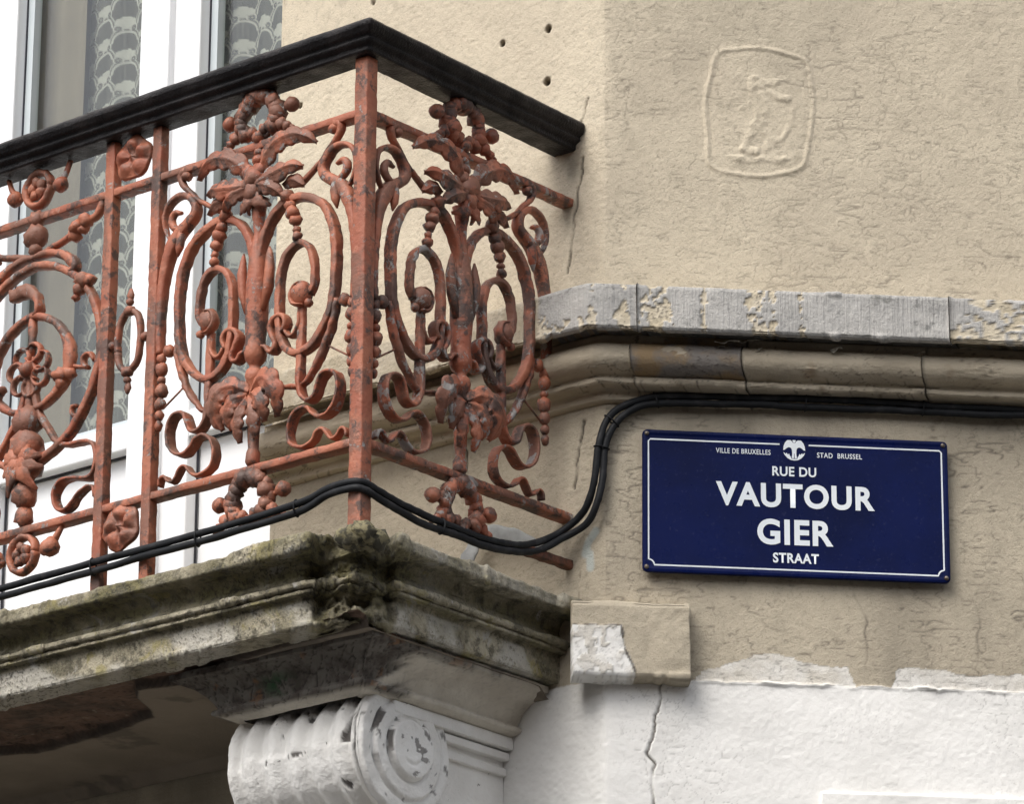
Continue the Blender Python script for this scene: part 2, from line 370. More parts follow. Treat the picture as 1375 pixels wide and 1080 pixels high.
class MB:                                    # collects shapes; one build = one mesh object
    def __init__(s): s.v = []; s.f = []; s.n = 0
    def add(s, V, Fc):
        s.v.append(np.asarray(V, float)); s.f += [tuple(i + s.n for i in f) for f in Fc]; s.n += len(V); return s
    def box(s, lo, hi, fn=None):
        x0, y0, z0 = lo; x1, y1, z1 = hi
        V = np.array([(x0, y0, z0), (x1, y0, z0), (x1, y1, z0), (x0, y1, z0), (x0, y0, z1), (x1, y0, z1), (x1, y1, z1), (x0, y1, z1)], float)
        if fn is not None: V = np.array([fn(*p) for p in V])
        return s.add(V, [(0, 3, 2, 1), (4, 5, 6, 7), (0, 1, 5, 4), (1, 2, 6, 5), (2, 3, 7, 6), (3, 0, 4, 7)])
    def tube(s, path, wid, thk=None, nvec=(0, 1, 0), sec=10, sq=2.0, jit=0.0, seed=0, vein=0.0):
        P = np.asarray(path, float); N = len(P)
        fit = lambda w: np.full(N, float(w)) if np.ndim(w) == 0 else np.interp(np.linspace(0, 1, N), np.linspace(0, 1, len(w)), w)
        wid = fit(wid); thk = wid if thk is None else fit(thk)
        T = np.gradient(P, axis=0); T /= np.linalg.norm(T, axis=1)[:, None] + 1e-12
        nv = np.broadcast_to(np.asarray(nvec, float), (N, 3))
        Bn = np.cross(nv, T); Bn /= np.linalg.norm(Bn, axis=1)[:, None] + 1e-9
        Nn = np.cross(T, Bn)
        a = np.linspace(0, 2 * np.pi, sec, endpoint=False)
        cx = np.sign(np.cos(a)) * np.abs(np.cos(a)) ** (2 / sq); cy = np.sign(np.sin(a)) * np.abs(np.sin(a)) ** (2 / sq)
        if vein: cy = cy * (1 - vein * np.exp(-(cx / 0.22) ** 2))
        V = P[:, None] + Bn[:, None] * (cx[None, :, None] * wid[:, None, None] / 2) + Nn[:, None] * (cy[None, :, None] * thk[:, None, None] / 2)
        if jit:
            V = V + jit * np.stack([vnoise(V[..., 0] * 90 + V[..., 1] * 70, V[..., 2] * 90, seed + k) for k in range(3)], -1)
        V = V.reshape(-1, 3); Fc = []
        for i in range(N - 1):
            for j in range(sec):
                k = (j + 1) % sec; Fc.append((i * sec + j, i * sec + k, (i + 1) * sec + k, (i + 1) * sec + j))
        V = np.vstack([V, P[0] - T[0] * wid[0] * 0.15, P[-1] + T[-1] * wid[-1] * 0.15]); e0 = N * sec; e1 = e0 + 1
        for j in range(sec):
            k = (j + 1) % sec; Fc.append((e0, k, j)); Fc.append((e1, (N - 1) * sec + j, (N - 1) * sec + k))
        return s.add(V, Fc)
    def ball(s, c, r, seg=10, rings=7, jit=0.0, seed=0, pole=(0, 0, 1)):
        r = np.broadcast_to(np.asarray(r, float), (3,)); V = [(0, 0, 1)]
        for i in range(1, rings):
            th = np.pi * i / rings
            for j in range(seg):
                ph = 2 * np.pi * j / seg; V.append((math.sin(th) * math.cos(ph), math.sin(th) * math.sin(ph), math.cos(th)))
        V.append((0, 0, -1)); V = np.array(V) * r
        if jit: V = V * (1 + jit * vnoise(V[:, 0] * 160 + seed * 3.7 + V[:, 1] * 120, V[:, 2] * 160 + seed * 1.3, seed))[:, None]
        V = V + np.asarray(c, float); Fc = []
        for j in range(seg): Fc.append((0, 1 + j, 1 + (j + 1) % seg))
        for i in range(rings - 2):
            for j in range(seg):
                a = 1 + i * seg + j; b = 1 + i * seg + (j + 1) % seg; Fc.append((a, a + seg, b + seg, b))
        L = len(V) - 1; b0 = 1 + (rings - 2) * seg
        for j in range(seg): Fc.append((L, b0 + (j + 1) % seg, b0 + j))
        return s.add(V, Fc)
    def lathe(s, prof, axis='z', c=(0, 0, 0), seg=14, jit=0.0, seed=0):   # prof: (r, h)
        V = []; Fc = []; n = len(prof)
        for r, h in prof:
            for j in range(seg):
                a = 2 * np.pi * j / seg; V.append((r * math.cos(a), r * math.sin(a), h))
        V = np.array(V)
        if axis == 'y': V = np.stack([V[:, 0], V[:, 2], V[:, 1]], 1)
        if jit: V = V + jit * np.stack([vnoise(V[:, 0] * 80 + V[:, 1] * 60, V[:, 2] * 80, seed + k) for k in range(3)], -1)
        V = V + np.asarray(c, float)
        for i in range(n - 1):
            for j in range(seg):
                k = (j + 1) % seg; Fc.append((i * seg + j, i * seg + k, (i + 1) * seg + k, (i + 1) * seg + j))
        Fc.append(tuple(range(seg))[::-1]); Fc.append(tuple(range((n - 1) * seg, n * seg)))
        return s.add(V, Fc)
    def prism(s, poly, y0, y1):              # (x, z) outline, from y0 to y1
        n = len(poly); V = [(x, y0, z) for x, z in poly] + [(x, y1, z) for x, z in poly]
        Fc = [tuple(range(n)), tuple(range(2 * n - 1, n - 1, -1))]
        for i in range(n):
            j = (i + 1) % n; Fc.append((i, i + n, j + n, j))
        return s.add(V, Fc)
    def mesh(s, name, smooth=True, fixn=False):
        me = bpy.data.meshes.new(name); me.from_pydata(np.vstack(s.v).tolist(), [], s.f); me.update()
        if fixn:
            import bmesh
            b = bmesh.new(); b.from_mesh(me); bmesh.ops.recalc_face_normals(b, faces=b.faces); b.to_mesh(me); b.free()
        if smooth: me.polygons.foreach_set('use_smooth', np.ones(len(me.polygons), bool))
        return me
    def build(s, name, mat, parent=None, world=None, smooth=True, fixn=False):
        return link_obj(name, s.mesh(name, smooth, fixn), mat, parent, world)
def cr(pts, step=0.006, closed=False):      # Catmull-Rom through points, even spacing
    P = np.asarray(pts, float)
    Q = np.vstack([2 * P[0] - P[1], P, 2 * P[-1] - P[-2]]) if not closed else np.vstack([P[-1], P, P[0], P[1]])
    out = []
    for i in range(1, len(Q) - 2):
        n = 8; t = np.linspace(0, 1, n, endpoint=False)[:, None]
        a, b, c, d = Q[i - 1], Q[i], Q[i + 1], Q[i + 2]
        out.append(0.5 * (2 * b + (c - a) * t + (2 * a - 5 * b + 4 * c - d) * t * t + (3 * b - a - 3 * c + d) * t ** 3))
    out.append(Q[-2][None] if not closed else Q[1][None]); S = np.vstack(out)
    L = np.concatenate([[0], np.cumsum(np.linalg.norm(np.diff(S, axis=0), axis=1))])
    m = max(4, int(L[-1] / step)); g = np.linspace(0, L[-1], m)
    return np.stack([np.interp(g, L, S[:, k]) for k in range(S.shape[1])], 1)
def p3(pts, y=0.0): return [(a, y, b) if len(p) == 2 else p for p in pts for a, b in [(p[0], p[-1])]]

# ================================================================== THE SETTING
me = bpy.data.meshes.new('ground'); me.from_pydata([(-150, -150, 0), (150, -150, 0), (150, 150, 0), (-150, 150, 0)], [], [(0, 1, 2, 3)])
setprops(link_obj('ground', me, PAVE), kind='structure')

def across():  # unseen house, added opposite to block low sky light and darken undersides
    h_ = thing('unseen_row_house', (0, -6.5, 0), 'unseen brick house added across the street to block low sky light', 'house')
    WORLD[h_.name] = Matrix.Translation(Vector((0, -6.5, 0)))
    mb = MB(); mb.box((-22, -14.5, 0), (22, -6.5, 8.0)); mb.build('wall', BRICK, h_, smooth=False, fixn=True)
    mb = MB(); mb.add([(-22.3, -6.2, 8.0), (22.3, -6.2, 8.0), (22.3, -14.8, 8.0), (-22.3, -14.8, 8.0), (-22.3, -10.5, 10.2), (22.3, -10.5, 10.2)], [(0, 1, 5, 4), (2, 3, 4, 5), (0, 4, 3), (1, 2, 5), (0, 3, 2, 1)]); mb.build('roof', MOSSY, h_, smooth=False, fixn=True)
    for r in range(2):
        for c in range(-7, 8):
            mb = MB(); mb.box((c * 2.8 - 0.55, -6.5, 1.0 + r * 3.3), (c * 2.8 + 0.55, -6.44, 3.0 + r * 3.3)); mb.build('window', GASKET, h_, smooth=False, fixn=True)
across()
# ------------------------------------------------------------------ corner building
bld = thing('corner_building', CN, 'cream plastered corner building with cracked walls and white painted base', 'building')
WORLD[bld.name] = Matrix.Translation(Vector(CN))

tg = np.concatenate([-np.geomspace(4.2, 0.96, 22), np.arange(-0.92, 0, 0.0034), np.arange(0, 0.95, 0.0025), np.geomspace(0.96, 4.2, 22)])
zg = np.concatenate([np.linspace(-0.05, 3.60, 30), np.arange(3.66, 5.50, 0.0026), 5.5 + np.geomspace(0.01, 3.2, 22)])
T, Zg = np.meshgrid(tg, zg)
SHIELD = [(0.2244, 5.2544), (0.2669, 5.2657), (0.3125, 5.2694), (0.3581, 5.2611), (0.4035, 5.2458), (0.4125, 5.2041), (0.4161, 5.1482), (0.407, 5.078),
          (0.3929, 5.0184), (0.3538, 5.0007), (0.3085, 4.9916), (0.2569, 4.9947), (0.2088, 5.0097), (0.2029, 5.0682), (0.1992, 5.1446), (0.2109, 5.2081)]
CRACKS_W = [([(0.097, 3.9459), (0.1011, 3.9167), (0.0894, 3.8797), (0.0835, 3.8431), (0.0748, 3.8065), (0.0845, 3.7778), (0.0829, 3.7416), (0.0883, 3.69)], 0.0019),
            ([(0.4709, 4.1562), (0.4801, 4.1147), (0.4981, 4.078), (0.4945, 3.9815)], 0.0009), ([(0.6994, 4.1675), (0.7184, 4.0784), (0.7084, 3.9888)], 0.0008)]
CRACKS_F = [([(0.0474, 5.1569), (0.0549, 5.1267), (0.0739, 5.0755)], 0.0016), ([(0.0588, 5.0315), (0.0645, 4.9771), (0.0777, 4.9089), (0.0871, 4.84), (0.0964, 4.795)], 0.0016),
            ([(0.0594, 4.4758), (0.0668, 4.4086), (0.0779, 4.3424)], 0.0026), ([(0.3565, 4.5015), (0.3479, 4.4063), (0.3589, 4.3698)], 0.0016),
            ([(0.0651, 4.1815), (0.0706, 4.1376), (0.0598, 4.0983)], 0.0014)]
HOLES = [(0.1446, 5.337, 0.008), (0.2649, 5.3379, 0.007), (0.1482, 5.2217, 0.009), (0.2621, 5.2201, 0.006), (0.8141, 5.3477, 0.006), (0.6167, 5.532, 0.006)]

def wall_fields(t, z):
    uw = t - 0.006; uf = 0.0042 - t; onw = t > 0
    h = 0.0020 * fbm(t * 4, z * 4, 3, 1) + 0.0005 * fbm(t * 24, z * 24, 3, 2)
    h += np.where(onw, 0.0005, 0.0008) * fbm(t * 130, z * 130, 2, 3)
    crack = np.zeros(t.shape); dark_tone = np.zeros(t.shape)
    wx = 0.55 * fbm(t * 14, z * 14, 3, 11); wy = 0.55 * fbm(t * 14 + 40, z * 14, 3, 12)
    lower = z < 4.6
    for (sx, sz, wd_, amp, seed, thr) in ((24, 40, 0.055, 0.8, 21, -0.05), (52, 78, 0.07, 0.45, 22, 0.1)):
        e, cid = voro(t * sx + wx * 1.6, z * np.where(lower, sz * 1.25, sz) + wy * 1.6, seed)
        msk = sstep(thr, thr + 0.35, fbm(t * 6.5, z * 8, 3, seed + 5)) * np.where(onw, 1.0, 0.28)
        c = (1 - sstep(0.2 * wd_, wd_, e)) * msk
        h += -0.0005 * amp * c + 0.0002 * amp * sstep(0, 0.25, e) * (cid - 0.5) * msk
        crack = np.maximum(crack, c * 0.42 * amp)
    def lines(sx, sz, seed, w):
        f = lambda a, b: fbm(a * sx + 0.25 * wx, b * sz + 0.5 * wy, 3, seed, 0.42)
        r0 = f(t, z); e = 0.0015; g = np.hypot((f(t + e, z) - r0) / e, (f(t, z + e) - r0) / e) + 6.0
        return r0, np.exp(-(np.abs(r0) / g / w) ** 2)
    rn, ln1 = lines(11, 44, 81, 0.0016)
    rm = sstep(0.0, 0.25, fbm(t * 26, z * 30, 2, 83)) * sstep(-0.25, 0.2, fbm(t * 4, z * 5, 2, 84)) * np.where(onw, 1.0, 0.35)
    c = ln1 * rm * np.where(z > 3.95, 1, 0)
    crack = np.maximum(crack, c * np.where(lower, 0.66, 0.46)); h -= 0.0006 * c
    h += 0.00015 * sstep(-0.1, 0.1, rn) * rm * np.where(z > 3.95, 1, 0)
    rn2, ln2 = lines(24, 66, 85, 0.0013); rm2 = sstep(0.05, 0.25, fbm(t * 40, z * 34 + 9, 2, 87)) * np.where(onw, 1.0, 0.5)
    c = ln2 * rm2 * np.where(z > 3.95, 1, 0)
    crack = np.maximum(crack, c * np.where(lower, 0.50, 0.38)); h -= 0.0004 * c
    dark_tone += np.where(lower & (z > 3.94), 0.42, 0.0) + 0.08
    dark_tone += 0.55 * np.exp(-((z - 4.50) / 0.06) ** 2) * lower  # wall colour darkens below the string course, most right beneath it
    dark_tone += 0.35 * sstep(0.1, 0.6, fbm(t * 5, z * 3.2, 4, 33)) * onw
    dark_tone = np.where(onw, dark_tone, dark_tone * 0.85 - 0.05)  # balcony facade kept paler than the corner facade
    # shield
    rim = pdist(uw, z, [p for p in cr(SHIELD, 0.012, True)])
    rim = rim + 0.0015 * fbm(t * 60, z * 60, 2, 41)
    ins = inpoly(uw, z, SHIELD)
    h += 0.0034 * np.exp(-(rim / 0.0046) ** 2) * (0.85 + 0.5 * fbm(t * 12, z * 12, 3, 42)) + np.where(ins, 0.0015 * sstep(0, 0.02, rim), 0)
    ju, jz = uw + 0.003 * fbm(t * 50, z * 50, 3, 45), z + 0.003 * fbm(t * 50 + 8, z * 50, 3, 46)
    fig = np.zeros(t.shape)
    for pts, r in (([(0.300, 5.197), (0.303, 5.185)], 0.014), ([(0.303, 5.190), (0.312, 5.145), (0.303, 5.10)], 0.019), ([(0.312, 5.178), (0.340, 5.168), (0.366, 5.160)], 0.008),
                   ([(0.306, 5.195), (0.335, 5.194), (0.362, 5.205)], 0.0075), ([(0.300, 5.10), (0.280, 5.07), (0.276, 5.05), (0.298, 5.044)], 0.010), ([(0.308, 5.095), (0.330, 5.078), (0.322, 5.054)], 0.010),
                   ([(0.322, 5.06), (0.352, 5.075), (0.366, 5.105), (0.376, 5.137)], 0.006), ([(0.250, 5.029), (0.283, 5.0236), (0.3155, 5.0286), (0.348, 5.0266), (0.371, 5.038)], 0.0075), ([(0.270, 5.135), (0.292, 5.150)], 0.006)):
        fig = np.maximum(fig, sstep(r * 1.25, r * 0.35, pdist(ju, jz, pts)) * min(1.0, r / 0.011))
    h += 0.0030 * fig * (0.85 + 1.2 * fbm(t * 48, z * 48, 3, 47))
    # white painted base
    edge = 3.9475 + 0.005 * fbm(t * 34, z * 0 + 3, 5, 51, 0.65)
    white = sstep(0.002, -0.002, z - edge) * np.where(onw, 1, sstep(0.64, 0.60, uf + 0.02 * fbm(t * 20, z * 20, 3, 59)))
    for poly in ([(0.1684, 3.94), (0.1684, 3.9512), (0.19, 3.9711), (0.2403, 3.9846), (0.2908, 4.007), (0.3338, 4.0026), (0.3766, 3.9878), (0.4628, 3.9833), (0.4709, 3.9585), (0.475, 3.94)],
                 [(0.545, 3.94), (0.5486, 3.9567), (0.5566, 3.9866), (0.5928, 3.9922), (0.6361, 3.9908), (0.6935, 3.9764), (0.7516, 3.9829), (0.8023, 3.9801), (0.95, 3.985), (0.95, 3.94)]):
        jx = uw + 0.006 * fbm(t * 60, z * 60, 3, 52); jz = z + 0.008 * fbm(t * 30, z * 90, 3, 53)
        white = np.maximum(white, np.where(inpoly(jx, jz, poly), 0.62 + 0.3 * fbm(t * 25, z * 25, 3, 54), 0))
    h += 0.0022 * sstep(0.002, -0.002, z - edge) + 0.0050 * np.exp(-((z - edge + 0.001) / 0.0032) ** 2) * np.clip(0.5 + 0.9 * fbm(t * 22, z * 0 + 1, 3, 55), 0, 1) * onw
    h += np.where((z < 3.945), 0.0012 * fbm(t * 10 + 8 * z, z * 16, 3, 57), 0)          # trowel marks
    h += 0.012 * sstep(0.0015, -0.0015, z - 3.736) * sstep(0.405, 0.409, uw)
    dark_tone = np.where(z < 3.945, np.where(uf > 0.6, 1.0, 0.0), dark_tone)
    # cracks
    for cl, u in ((CRACKS_W, uw), (CRACKS_F, uf)):
        ju = u + 0.0065 * fbm(t * 0 + 1, z * 55, 4, 61)
        for pts, wdt in cl:
            ok = onw if cl is CRACKS_W else ~onw
            d = pdist(ju, z, pts)
            vw = wdt * (0.9 + 0.8 * fbm(t * 0 + 2, z * 40, 2, 62)); ew = np.maximum(vw, 0.0021)
            c = np.where(ok, np.exp(-(d / ew) ** 2) * np.clip(vw / 0.0019, 0.15, 1.0), 0)
            crack = np.maximum(crack, c); h -= np.where(wdt > 0.0015, 0.006, 0.0008) * c
            h += np.where(ok & (wdt > 0.0015), 0.0005 * np.exp(-((d - 0.006) / 0.006) ** 2), 0)
    for hu, hz, r in HOLES:
        d = np.hypot(uf - hu + 0.002 * fbm(t * 80, z * 80, 2, 66), (z - hz) * 0.85)
        c = np.where(onw, 0, 1 - sstep(r * 0.6, r * 1.0, d)); crack = np.maximum(crack, c); h -= 0.02 * c
    # rust and grime where irons enter the wall
    for (hu, hz, r) in ((0.075, 5.04, 0.04), (0.085, 4.94, 0.035), (0.1, 4.28, 0.04)):
        d = np.hypot(uf - hu, (z - hz + 0.02) * 0.8) + 0.015 * fbm(t * 30, z * 30, 3, 68)
        dark_tone = np.maximum(dark_tone, np.where(onw, 0, 1.1 * (1 - sstep(0.2 * r, r, d))))
    blue = np.zeros(t.shape)
    d = pdist(uf + 0.003 * fbm(t * 50, z * 50, 2, 71), z, [(0.028, 4.245), (0.045, 4.225), (0.052, 4.205), (0.040, 4.2), (0.038, 4.175)])
    blue = np.where(onw, 0, 0.75 * (1 - sstep(0.006, 0.012, d)))
    return h, dict(crack=np.clip(crack, 0, 1), dark_tone=np.clip(dark_tone, 0, 1.2), white=np.clip(white, 0, 1), blue=blue)

Hh, att = wall_fields(T, Zg)
# out of the finely built zone the relief would alias: flatten it
Pw = PW(T, Hh, Zg, 0.009)
tc = 0.5 * (T[:-1, :-1] + T[1:, 1:]); zc = 0.5 * (Zg[:-1, :-1] + Zg[1:, 1:])
ufc = 0.0042 - tc
opening = (tc < 0) & (ufc > 0.872) & (ufc < 2.25) & (zc > 4.10) & (zc < 6.7)
shield_f = inpoly(tc - 0.006, zc, [(0.3075 + (a - 0.3075) * 1.06, 5.13 + (b - 5.13) * 1.05) for a, b in SHIELD])
base_f = zc < 3.9475
grid_obj('plaster_wall', Pw, PLASTER, bld, att, keep=~opening & ~shield_f & ~base_f)
o = grid_obj('painted_base_wall', Pw, PLASTER, bld, att, keep=base_f); o['label'] = 'white painted lower wall with one long crack'
o = grid_obj('relief_shield', Pw, PLASTER, bld, att, keep=shield_f); o['label'] = 'plastered-over shield moulded in low relief'
# window reveals
m = MB()
m.box((0.868, -0.25, 4.10), (0.8725, 0.0035, 6.7), lambda u, f, z: F1(u, f, z)); m.box((2.25, -0.25, 4.10), (2.254, 0.0035, 6.7), lambda u, f, z: F1(u, f, z))
m.box((0.86, -0.25, 6.70), (2.26, 0.0035, 6.704), lambda u, f, z: F1(u, f, z))
m.build('window_reveal', PLASTER, bld, smooth=False, fixn=True)
m = MB()
for lo, hi in (((0.60, -2.6, 3.9), (2.6, -2.55, 7.0)), ((0.60, -2.6, 3.9), (0.65, -0.2, 7.0)), ((2.55, -2.6, 3.9), (2.6, -0.2, 7.0)),
               ((0.60, -2.6, 6.95), (2.6, -0.2, 7.0)), ((0.60, -2.6, 4.05), (2.6, -0.2, 4.1))):
    m.box(lo, hi, lambda u, f, z: F1(u, f, z))
m.build('room_interior', ROOM, bld, smooth=False, fixn=True)

# ------------------------------------------------------------------ string course: stones and moulding
def profile(pts, step):
    P = np.array(pts, float); L = np.concatenate([[0], np.cumsum(np.hypot(*np.diff(P, axis=0).T))])
    n = int(L[-1] / step) + 1; g = np.unique(np.concatenate([np.linspace(0, L[-1], n), L]))
    S = np.stack([np.interp(g, L, P[:, 0]), np.interp(g, L, P[:, 1])], 1)
    Tn = np.gradient(S, axis=0); Nn = np.stack([-Tn[:, 1], Tn[:, 0]], 1); Nn /= np.linalg.norm(Nn, axis=1)[:, None] + 1e-9
    return S, Nn
# profiles run from the top of the moulding down, outward normal on the left-hand side flipped below
SP, SN = profile([(-0.004, 4.740), (0.092, 4.714), (0.0985, 4.711), (0.100, 4.705), (0.100, 4.626), (0.097, 4.621), (0.088, 4.620), (0.085, 4.628), (0.050, 4.640), (0.026, 4.640)], 0.003)
SN = -SN; SP = SP * [1.18, 1.0] + [0.0, -0.006]
def stone_piece(a, b, seed, flakes, parent):
    n = max(6, int((min(b, 1.0) - max(a, -0.9)) / 0.003)); tt = np.linspace(a, b, n)
    Tt, I = np.meshgrid(tt, np.arange(len(SP))); so = SP[I]; sn = SN[I]; z = so[..., 1]
    z = z + 0.006; front = (so[..., 0] > 0.11)
    tool = 0.0004 * np.sin(Tt * 2 * np.pi / 0.0075 + 0.8 * fbm(Tt * 20, z * 20, 2, seed)) * sstep(0.25, -0.1, fbm(Tt * 10, z * 14, 2, seed + 1))
    e, cid = voro(Tt * 75 + 1.3 * fbm(Tt * 50, z * 50, 3, seed + 2), z * 75 + 1.3 * fbm(Tt * 50 + 4, z * 50, 3, seed + 12), seed)
    nz = 0.5 * fbm(Tt * 13, z * 20, 3, seed + 3) + 0.35 * sstep(4.68, 4.622, z) + 0.75 * (cid - 0.5)
    paint = np.zeros(Tt.shape)
    for c0, w0 in flakes:
        paint = np.maximum(paint, np.exp(-((Tt - c0) / w0) ** 2))
    paint = sstep(0.56, 0.58, paint * 0.62 + 0.62 * nz)
    corner = sstep(-0.10, -0.115, Tt + 0.006 * fbm(Tt * 30, z * 30, 2, seed + 6))
    paint = np.maximum(paint, corner)
    crk = (1 - sstep(0.03, 0.07, e)) * paint * np.where(corner > 0.5, 0.35, 1.0)
    ends = np.minimum(Tt - a, b - Tt); ed = sstep(0.0025, 0.0, ends + 0.001 * fbm(Tt * 0, z * 80, 3, seed))
    h = 0.0012 * fbm(Tt * 30, z * 30, 4, seed + 4) + tool * (1 - paint) * front + 0.0016 * paint - 0.0013 * crk + 0.0007 * paint * (cid - 0.3) - 0.003 * ed
    chip = sstep(0.35, 0.6, fbm(Tt * 22, z * 0 + seed, 3, seed + 9)) * np.exp(-((z - 4.622) / 0.006) ** 2) + sstep(0.45, 0.65, fbm(Tt * 18, z * 0 + seed + 5, 3, seed + 10)) * np.exp(-((z - 4.709) / 0.006) ** 2)
    h -= 0.005 * chip
    return grid_obj('stone', PW(Tt - 0.012, so[..., 0] + sn[..., 0] * h, z - 0.006 + sn[..., 1] * h, 0.006), LEDGE, parent, dict(paint=paint, crack=np.clip(crk * 0.7 + ed * 0.45, 0, 1)), flip=True)
_arc = [(0.043 + 0.027 * math.cos(math.radians(a)), 4.583 + 0.029 * math.sin(math.radians(a))) for a in range(112, -75, -8)]
TP, TN = profile([(0.026, 4.638), (0.027, 4.620)] + _arc + [(0.040, 4.552), (0.037, 4.549), (0.038, 4.546), (0.041, 4.544), (0.041, 4.536), (0.038, 4.533), (0.016, 4.532), (0.0125, 4.529), (0.0115, 4.513), (0.006, 4.509), (-0.004, 4.508)], 0.003)
TN = -TN; TP = TP * [1.18, 1.0] + [0.0, -0.006]
def moulding_piece(a, b, seed, bare, parent, name='moulding'):
    n = max(6, int((min(b, 1.0) - max(a, -0.9)) / 0.0035)); tt = np.linspace(a, b, n)
    Tt, I = np.meshgrid(tt, np.arange(len(TP))); so = TP[I]; sn = TN[I]; z = so[..., 1]
    ends = np.minimum(Tt - a, b - Tt) + 0.0012 * fbm(Tt * 0, z * 90, 2, seed); ed = 0.6 * sstep(0.002, 0.0, ends)
    e, cid = voro(Tt * 26 + z * 22, z * 70 + 0.6 * fbm(Tt * 30, z * 30, 2, seed), seed)
    c = (1 - sstep(0.02, 0.07, e)) * sstep(-0.1, 0.3, fbm(Tt * 9, z * 15, 2, seed + 3))
    flake = sstep(0.15, 0.35, fbm(Tt * 18, z * 40, 4, seed + 4) - 0.2)
    h = 0.0015 * fbm(Tt * 22, z * 30, 4, seed + 1) - 0.0012 * c - 0.003 * ed + 0.0012 * flake
    if bare: h -= 0.0022
    brk = np.exp(-((z - 4.534) / 0.004) ** 2) * sstep(0.1, 0.5, fbm(Tt * 25, z * 0 + seed, 4, seed + 7)); h -= 0.006 * brk
    bb = np.full(Tt.shape, 1.0 if bare else 0.0) * sstep(4.535, 4.545, z) * sstep(0.75, 0.45, flake)
    return grid_obj(name, PW(Tt - 0.012, so[..., 0] + sn[..., 0] * h, z + sn[..., 1] * h, 0.014), TORUS, parent, dict(crack=np.clip(0.6 * c + ed + 0.5 * brk, 0, 1), bare=bb), flip=True)
course = moulding_piece(-0.862, 0.085, 201, False, bld, 'string_course')
course['label'] = 'stone string course with flaking paint along the wall'
for k, (a, b, br) in enumerate(((0.0865, 0.302, True), (0.3035, 0.655, False), (0.6565, 1.35, False), (1.352, 4.2, False))):
    moulding_piece(a, b, 210 + 7 * k, br, course)
for k, (a, b, fl) in enumerate(((-0.862, -0.305, [(-0.6, 0.3)]), (-0.3035, 0.1095, [(0.02, 0.012), (0.085, 0.022), (-0.2, 0.2)]), (0.1110, 0.7200, [(0.145, 0.03), (0.34, 0.022), (0.375, 0.010), (0.43, 0.008), (0.24, 0.006)]),
                                (0.7215, 1.5, [(0.80, 0.09), (1.1, 0.1)]), (1.502, 4.2, []))):
    stone_piece(a, b, 300 + 11 * k, fl, course)

# flakes of paint curling off the moulding
rnd = random.Random(4)
for u, f, z, a, b in ((0.222, 0.088, 4.608, 0.050, 0.008), (0.262, 0.084, 4.612, 0.044, 0.007), (0.205, 0.070, 4.602, 0.030, 0.010), (0.436, 0.082, 4.606, 0.022, 0.014), (0.285, 0.074, 4.600, 0.014, 0.010), (0.60, 0.074, 4.604, 0.020, 0.006)):
    us = np.linspace(-a / 2, a / 2, 9); vs = np.linspace(0, b, 4); V = []; Fc = []
    for sd2 in (0, 1):
        for iv, v in enumerate(vs):
            for x in us:
                e = (1 - 0.5 * abs(x) / a) * (0.8 + 0.3 * math.sin(x * 300 + z * 99)); y = f + 0.010 * (v / b) ** 2 + 0.004 * math.sin(x * 140) - 0.0012 * sd2
                V.append(W2(u + x, y, z - v * e + 0.002 * math.sin(x * 90)))
    n = 9; m_ = 36
    for i in range(3):
        for j in range(8):
            q = (i * n + j, i * n + j + 1, (i + 1) * n + j + 1, (i + 1) * n + j); Fc.append(q); Fc.append(tuple(k + m_ for k in q[::-1]))
    rim_ = [j for j in range(9)] + [i * 9 + 8 for i in range(1, 4)] + [27 + j for j in range(7, -1, -1)] + [i * 9 for i in range(2, 0, -1)]
    for p, q in zip(rim_, rim_[1:] + rim_[:1]): Fc.append((p, q, q + m_, p + m_))
    mb = MB(); mb.add(np.array(V), Fc); mb.build('paint_flake', FLAKE, course, smooth=False, fixn=True)
